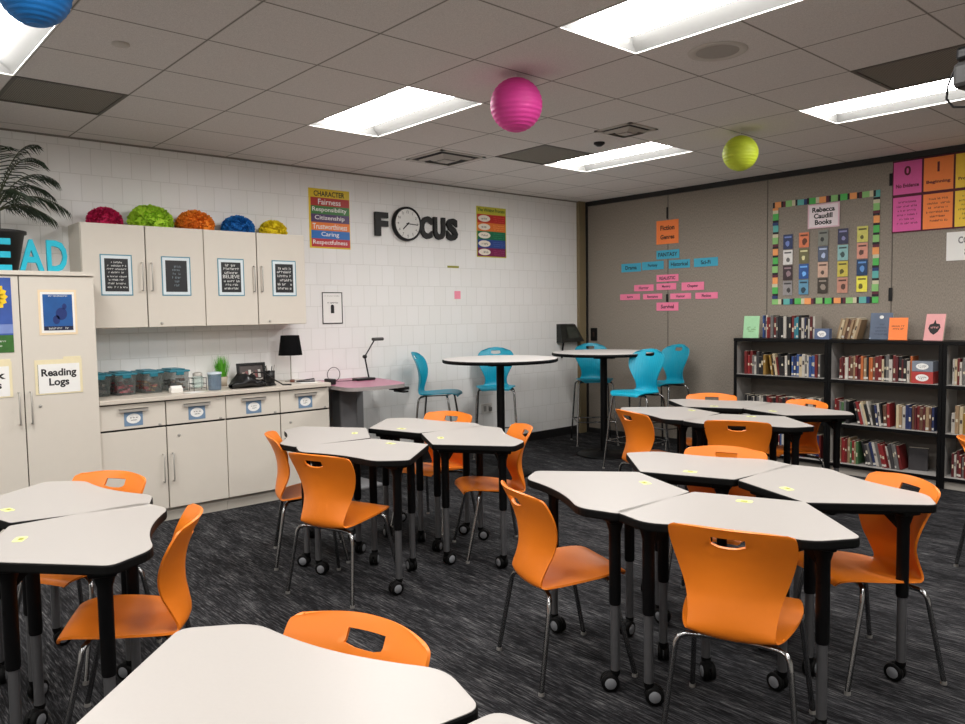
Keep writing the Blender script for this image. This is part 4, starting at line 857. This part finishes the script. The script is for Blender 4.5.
for (c_, d_), lab in DL.items():
    o = desk0 if first else copy_tree(desk0); first = False
    x, y, n = inner_mid(c_, d_); nn = Vector((math.cos(R(n)), math.sin(R(n)))) * .003
    o.location = (x + nn.x, y + nn.y, 0); o.rotation_euler = (0, 0, R(n - 90)); tag(o, lab, 'desk', 'wheeled student desks')

# ------------------------------------------------------------------ chairs and stools
def spline(P, per):
    out = []; N = len(P)
    for i in range(N - 1):
        p0, p1, p2, p3 = (Vector(P[max(0, i - 1)]), Vector(P[i]), Vector(P[i + 1]), Vector(P[min(N - 1, i + 2)]))
        for k in range(per):
            t = k / per; out.append(.5 * ((2 * p1) + (p2 - p0) * t + (2 * p0 - 5 * p1 + 4 * p2 - p3) * t * t + (3 * p1 - p0 - 3 * p2 + p3) * t ** 3))
    out.append(Vector(P[-1])); return out
#        y,     z,    halfwidth, wrap(forward curl of sides), dish(rise of sides), corner drop
SH_ORANGE = [(.215, .415, .140, 0, .0, .004), (.207, .436, .165, 0, -.002, 0), (.16, .446, .190, 0, .0, 0), (.07, .436, .208, 0, .006, 0), (-.04, .416, .200, .0, .014, 0), (-.13, .396, .178, .0, .02, 0), (-.180, .396, .156, .010, .014, 0),
             (-.206, .43, .148, .028, .0, 0), (-.200, .49, .152, .048, 0, 0), (-.190, .55, .166, .062, 0, 0), (-.190, .615, .188, .066, 0, 0), (-.203, .68, .206, .063, 0, 0), (-.224, .732, .214, .060, 0, 0), (-.244, .772, .214, .058, 0, .002), (-.254, .792, .207, .056, 0, .006), (-.262, .806, .186, .053, 0, .012)]
SH_TEAL = [(.215, .415, .140, 0, .0, .004), (.207, .436, .165, 0, -.002, 0), (.16, .448, .190, 0, .0, 0), (.07, .442, .211, 0, .006, 0), (-.04, .428, .203, .0, .014, 0), (-.13, .418, .168, .0, .02, 0), (-.178, .428, .140, .012, .012, 0),
           (-.200, .47, .120, .028, .0, 0), (-.196, .53, .122, .04, 0, 0), (-.192, .60, .152, .05, 0, 0), (-.198, .67, .186, .054, 0, 0), (-.214, .73, .199, .054, 0, .002), (-.232, .776, .195, .053, 0, .006), (-.251, .815, .175, .050, 0, .014), (-.261, .837, .146, .048, 0, .020), (-.267, .851, .112, .046, 0, .024)]
US = [-1, -.96, -.88, -.77, -.64, -.5, -.38, -.27, -.14, 0, .14, .27, .38, .5, .64, .77, .88, .96, 1]
PER = 3; HOLE_R = (12 * PER, 13 * PER); SPLIT = 6 * PER + 1
def shell(P, m, parent, dz):
    rows = [(a, b) for a, b in zip(spline([(p[0], p[1], p[2]) for p in P], PER), spline([(p[3], p[4], p[5]) for p in P], PER))]
    NR, NC = len(rows), len(US); g = []
    for r, (a, b) in enumerate(rows):
        line = []
        for u in US:
            yy = a.x + b.x * u * u; zz = a.y + b.y * u * u - b.z * abs(u) ** 2.5; hw = a.z
            line.append(Vector((hw * u, yy, zz + dz)))
        g.append(line)
    c0, c1 = US.index(-.27), US.index(.27)
    # shape the lower lip of the hand hole
    for c in range(c0, c1 + 1):
        w = abs(US[c]) / .27; g[HOLE_R[0]][c].z += .010 * w ** 3
    N = [[None] * NC for _ in range(NR)]
    for r in range(NR):
        for c in range(NC):
            du = g[r][min(c + 1, NC - 1)] - g[r][max(c - 1, 0)]; dv = g[min(r + 1, NR - 1)][c] - g[max(r - 1, 0)][c]
            N[r][c] = du.cross(-dv).normalized() * -1
    T = .0045
    def part(name, r0, r1):
        V, Fc, LN = [], [], []; idx = {}
        def vid(r, c, s):
            k = (r, c, s)
            if k not in idx: idx[k] = len(V); V.append(g[r][c] + N[r][c] * T * s)
            return idx[k]
        cells = set()
        for r in range(r0, r1):
            for c in range(NC - 1):
                if HOLE_R[0] <= r < HOLE_R[1] and c0 <= c < c1: continue
                cells.add((r, c))
        for r, c in cells:
            q = [(r, c), (r, c + 1), (r + 1, c + 1), (r + 1, c)]
            Fc.append([vid(*k, 1) for k in q]); LN += [N[a][b] for a, b in q]
            q = q[::-1]; Fc.append([vid(*k, -1) for k in q]); LN += [-N[a][b] for a, b in q]
            for (dr, dc), e in (((-1, 0), ((r, c), (r, c + 1))), ((1, 0), ((r + 1, c + 1), (r + 1, c))), ((0, -1), ((r + 1, c), (r, c))), ((0, 1), ((r, c + 1), (r + 1, c + 1)))):
                nb = (r + dr, c + dc)
                if nb in cells: continue
                if nb[0] == r0 - 1 and r0 > 0 and 0 <= nb[1] < NC - 1: continue
                if nb[0] == r1 and r1 < NR - 1: continue
                A, B = e; cc = (g[r][c] + g[r + 1][c + 1] + g[r][c + 1] + g[r + 1][c]) / 4; ed = (g[B[0]][B[1]] - g[A[0]][A[1]])
                o = (g[A[0]][A[1]] + g[B[0]][B[1]]) / 2 - cc; o -= ed * (o.dot(ed) / max(1e-9, ed.length_squared)); o.normalize()
                Fc.append([vid(*A, 1), vid(*A, -1), vid(*B, -1), vid(*B, 1)]); LN += [o] * 4
        F2, L2, p = [], [], 0
        for q in Fc:   # wind every face to agree with its shading normals
            ns = LN[p:p + len(q)]; p += len(q); gn = (V[q[1]] - V[q[0]]).cross(V[q[2]] - V[q[1]])
            if gn.dot(sum(ns, Vector())) < 0: q, ns = q[::-1], ns[::-1]
            F2.append(q); L2 += ns
        Fc, LN = F2, L2
        me = bpy.data.meshes.new(name); me.from_pydata([tuple(v) for v in V], [], Fc); me.materials.append(m)
        me.polygons.foreach_set('use_smooth', [True] * len(Fc)); me.update(); me.normals_split_custom_set([tuple(n) for n in LN])
        return place(name, me, parent)
    # N should face the sitter (up on the seat)
    if N[9][NC // 2].z < 0:
        for r in range(NR):
            for c in range(NC): N[r][c] = -N[r][c]
    part('seat', 0, SPLIT); part('backrest', SPLIT, NR - 1)
def make_chair(name, P, m, dz, spread):
    t = empty(name); shell(P, m, t, dz)
    for sx in (-1, 1):
        for rear in (True, False):
            zc = (.377 if rear and not dz else .408 if rear else .416) + dz
            y0, y1 = (-.135, -.15) if rear else (.10, .115); yf = -spread if rear else spread - .005
            xf = .228 if not dz else .235
            pts = [(0, y0, zc), (sx * .10, y0, zc), (sx * .158, y1, zc), (sx * .182, y1 - (.008 if rear else -.008), zc - .008), (sx * .193, y1 - (.016 if rear else -.016), zc - .028), (sx * .198, y1 - (.02 if rear else -.02), zc - .06), (sx * xf, yf, .012)]
            leg = MB().tube(pts, .0105, n=10).build('leg', CHROME if not dz else CHROME, t)
            MB().lathe([(.0125, 0), (.0125, .006), (.0115, .014)], (sx * xf, yf, 0), n=12).build('glide', mat('clear_glide', (120, 118, 114), .4), leg)
    zr = (.377 if not dz else .408) + dz; zc = .418 + dz
    for sx in (-1, 1):
        x0, x1 = sx * .10 - .012, sx * .10 + .012
        b = MB().add([(x0, -.14, zr), (x1, -.14, zr), (x1, .10, zc), (x0, .10, zc), (x0, -.14, zr + .009), (x1, -.14, zr + .009), (x1, .10, zc + .009), (x0, .10, zc + .009)], [(3, 2, 1, 0), (4, 5, 6, 7), (0, 1, 5, 4), (1, 2, 6, 5), (2, 3, 7, 6), (3, 0, 4, 7)])
        b.build('bracket', BLACKM, t)
    if dz:
        f = .27; k = lambda z, a, b: a + (b - a) * (zc - .06 - z) / (zc - .07)
        xr, yr = k(f, .194, .235), k(f, .165, spread); b = MB()
        c = [(-xr, -yr, f), (xr, -yr, f), (xr, yr - .01, f), (-xr, yr - .01, f)]
        for i in range(4):
            b = MB().tube([c[i], c[(i + 1) % 4]], .008, n=8).build('foot_rail', CHROME, t)
    return t
chair0 = make_chair('student_chair', SH_ORANGE, ORANGE, 0., .22)
CH_ = [(4.20, -5.04, 69, 'orange chair with its side turned, at the cabinet side of the large near cluster'), (4.99, -4.95, 109, 'orange chair with its whole back showing, closest of the large near cluster'),
       (5.085, -4.13, 238, 'orange chair facing the camera side on the bookcase side of the large cluster'), (4.33, -4.02, 290, 'orange chair with only its top showing behind the large near cluster'),
       (2.06, -5.10, 64, 'orange chair against the base cabinets, seen from its side'), (2.72, -5.25, 109, 'orange chair turned away in front of the counter-side cluster'),
       (2.79, -4.18, 241, 'orange chair on the bookcase side of the counter-side cluster'), (2.06, -4.09, 285, 'orange chair below the teal stools, only its top showing'),
       (3.0, -2.72, 71, 'orange chair on the teal stool side of the far cluster'), (3.68, -2.66, 114, 'orange chair with its back turned in front of the far cluster'),
       (3.54, -1.70, 250, 'orange chair of the far cluster in front of the bookcase shelves'), (2.86, -1.74, 295, 'orange chair top showing at the partition side of the far cluster'),
       (2.64, -6.585, 300, 'orange chair top with see-through handle, before the base cabinet doors'), (3.45, -6.61, 244, 'orange chair seen side-on beside the notched desk'),
       (4.945, -6.71, 288, 'orange chair top behind the large desktop at the bottom edge'), (5.25, -2.55, 25, 'orange chair mostly out of frame by the bookcase aisle')]
for k, (x, y, a, lab) in enumerate(CH_):
    o = chair0 if k == 0 else copy_tree(chair0); o.location = (x, y, 0); o.rotation_euler = (0, 0, R(a - 90)); tag(o, lab, 'chair', 'orange student chairs')
stool0 = make_chair('bar_stool', SH_TEAL, TEAL, .31, .235)
ST_ = [(.41, -2.73, 41, 'teal high stool seen side-on beside the purple desk'), (.39, -1.93, -44, 'teal high stool facing out behind the first round high table'),
       (.63, -.59, -40, 'teal high stool behind the second round high table, by the corner post'), (1.87, -1.42, 274, 'teal high stool with ribbed back in front of the second high table'), (1.49, -.43, 262, 'teal high stool standing against the partition')]
for k, (x, y, a, lab) in enumerate(ST_):
    o = stool0 if k == 0 else copy_tree(stool0); o.location = (x, y, 0); o.rotation_euler = (0, 0, R(a - 90)); tag(o, lab, 'stool', 'teal high stools')
HT = 1.108
def high_table(x, y, label):
    t = empty('high_table', (x, y, 0), 0, label, 'table', 'round high tables')
    MB().lathe([(0, HT - .004), (.542, HT - .004), (.542, HT), (0, HT)], n=64, smooth=False).build('tabletop', mat('high_laminate', (214, 210, 206), .35, vary=.02), t)
    MB().lathe([(.54, HT - .002), (.55, HT - .006), (.55, HT - .028), (.54, HT - .034), (0, HT - .034)], n=64).build('edge_band', RUBBER, t)
    b = MB().box(-.13, .13, -.03, .03, HT - .07, HT - .034).box(-.03, .03, -.13, .13, HT - .07, HT - .034); b.build('top_bracket', BLACKM, t)
    MB().lathe([(.038, .02), (.038, HT - .06)], n=24).build('pole', BLACKM, t)
    MB().lathe([(0, 0), (.28, 0), (.29, .008), (.28, .018), (.08, .03), (.045, .05), (0, .05)], n=48).build('base', BLACKM, t)
high_table(1.11, -2.53, 'round high table near the purple desk, on a black pole'); high_table(1.195, -1.10, 'round high table near the corner, three teal stools around it')

# ------------------------------------------------------------------ camera, world, view
cam = bpy.data.cameras.new('camera'); co = bpy.data.objects.new('camera', cam); COL.objects.link(co)
cam.sensor_fit = 'HORIZONTAL'; cam.sensor_width = 36; cam.lens = 764.08 / 965 * 36; cam.clip_start = .05
r = Vector((0.66477761, 0.74689048, -0.0150116)); u = Vector((-0.03827094, 0.05411805, 0.99780087)); f = Vector((-0.74606036, 0.66274117, -0.06456067))
co.matrix_world = Matrix(((r.x, u.x, -f.x, 6.4223), (r.y, u.y, -f.y, -7.4734), (r.z, u.z, -f.z, 1.545), (0, 0, 0, 1)))
scene.camera = co
w = bpy.data.worlds.new('world'); scene.world = w; w.use_nodes = True
w.node_tree.nodes['Background'].inputs[0].default_value = (.9, .92, 1, 1); w.node_tree.nodes['Background'].inputs[1].default_value = .05
scene.view_settings.view_transform = 'Standard'; scene.view_settings.look = 'None'; scene.view_settings.gamma = 1; scene.view_settings.exposure = 0.0
scene.view_settings.use_curve_mapping = False
scene.cycles.use_denoising = True
scene.cycles.max_bounces = 8; scene.cycles.diffuse_bounces = 5; scene.cycles.transmission_bounces = 6
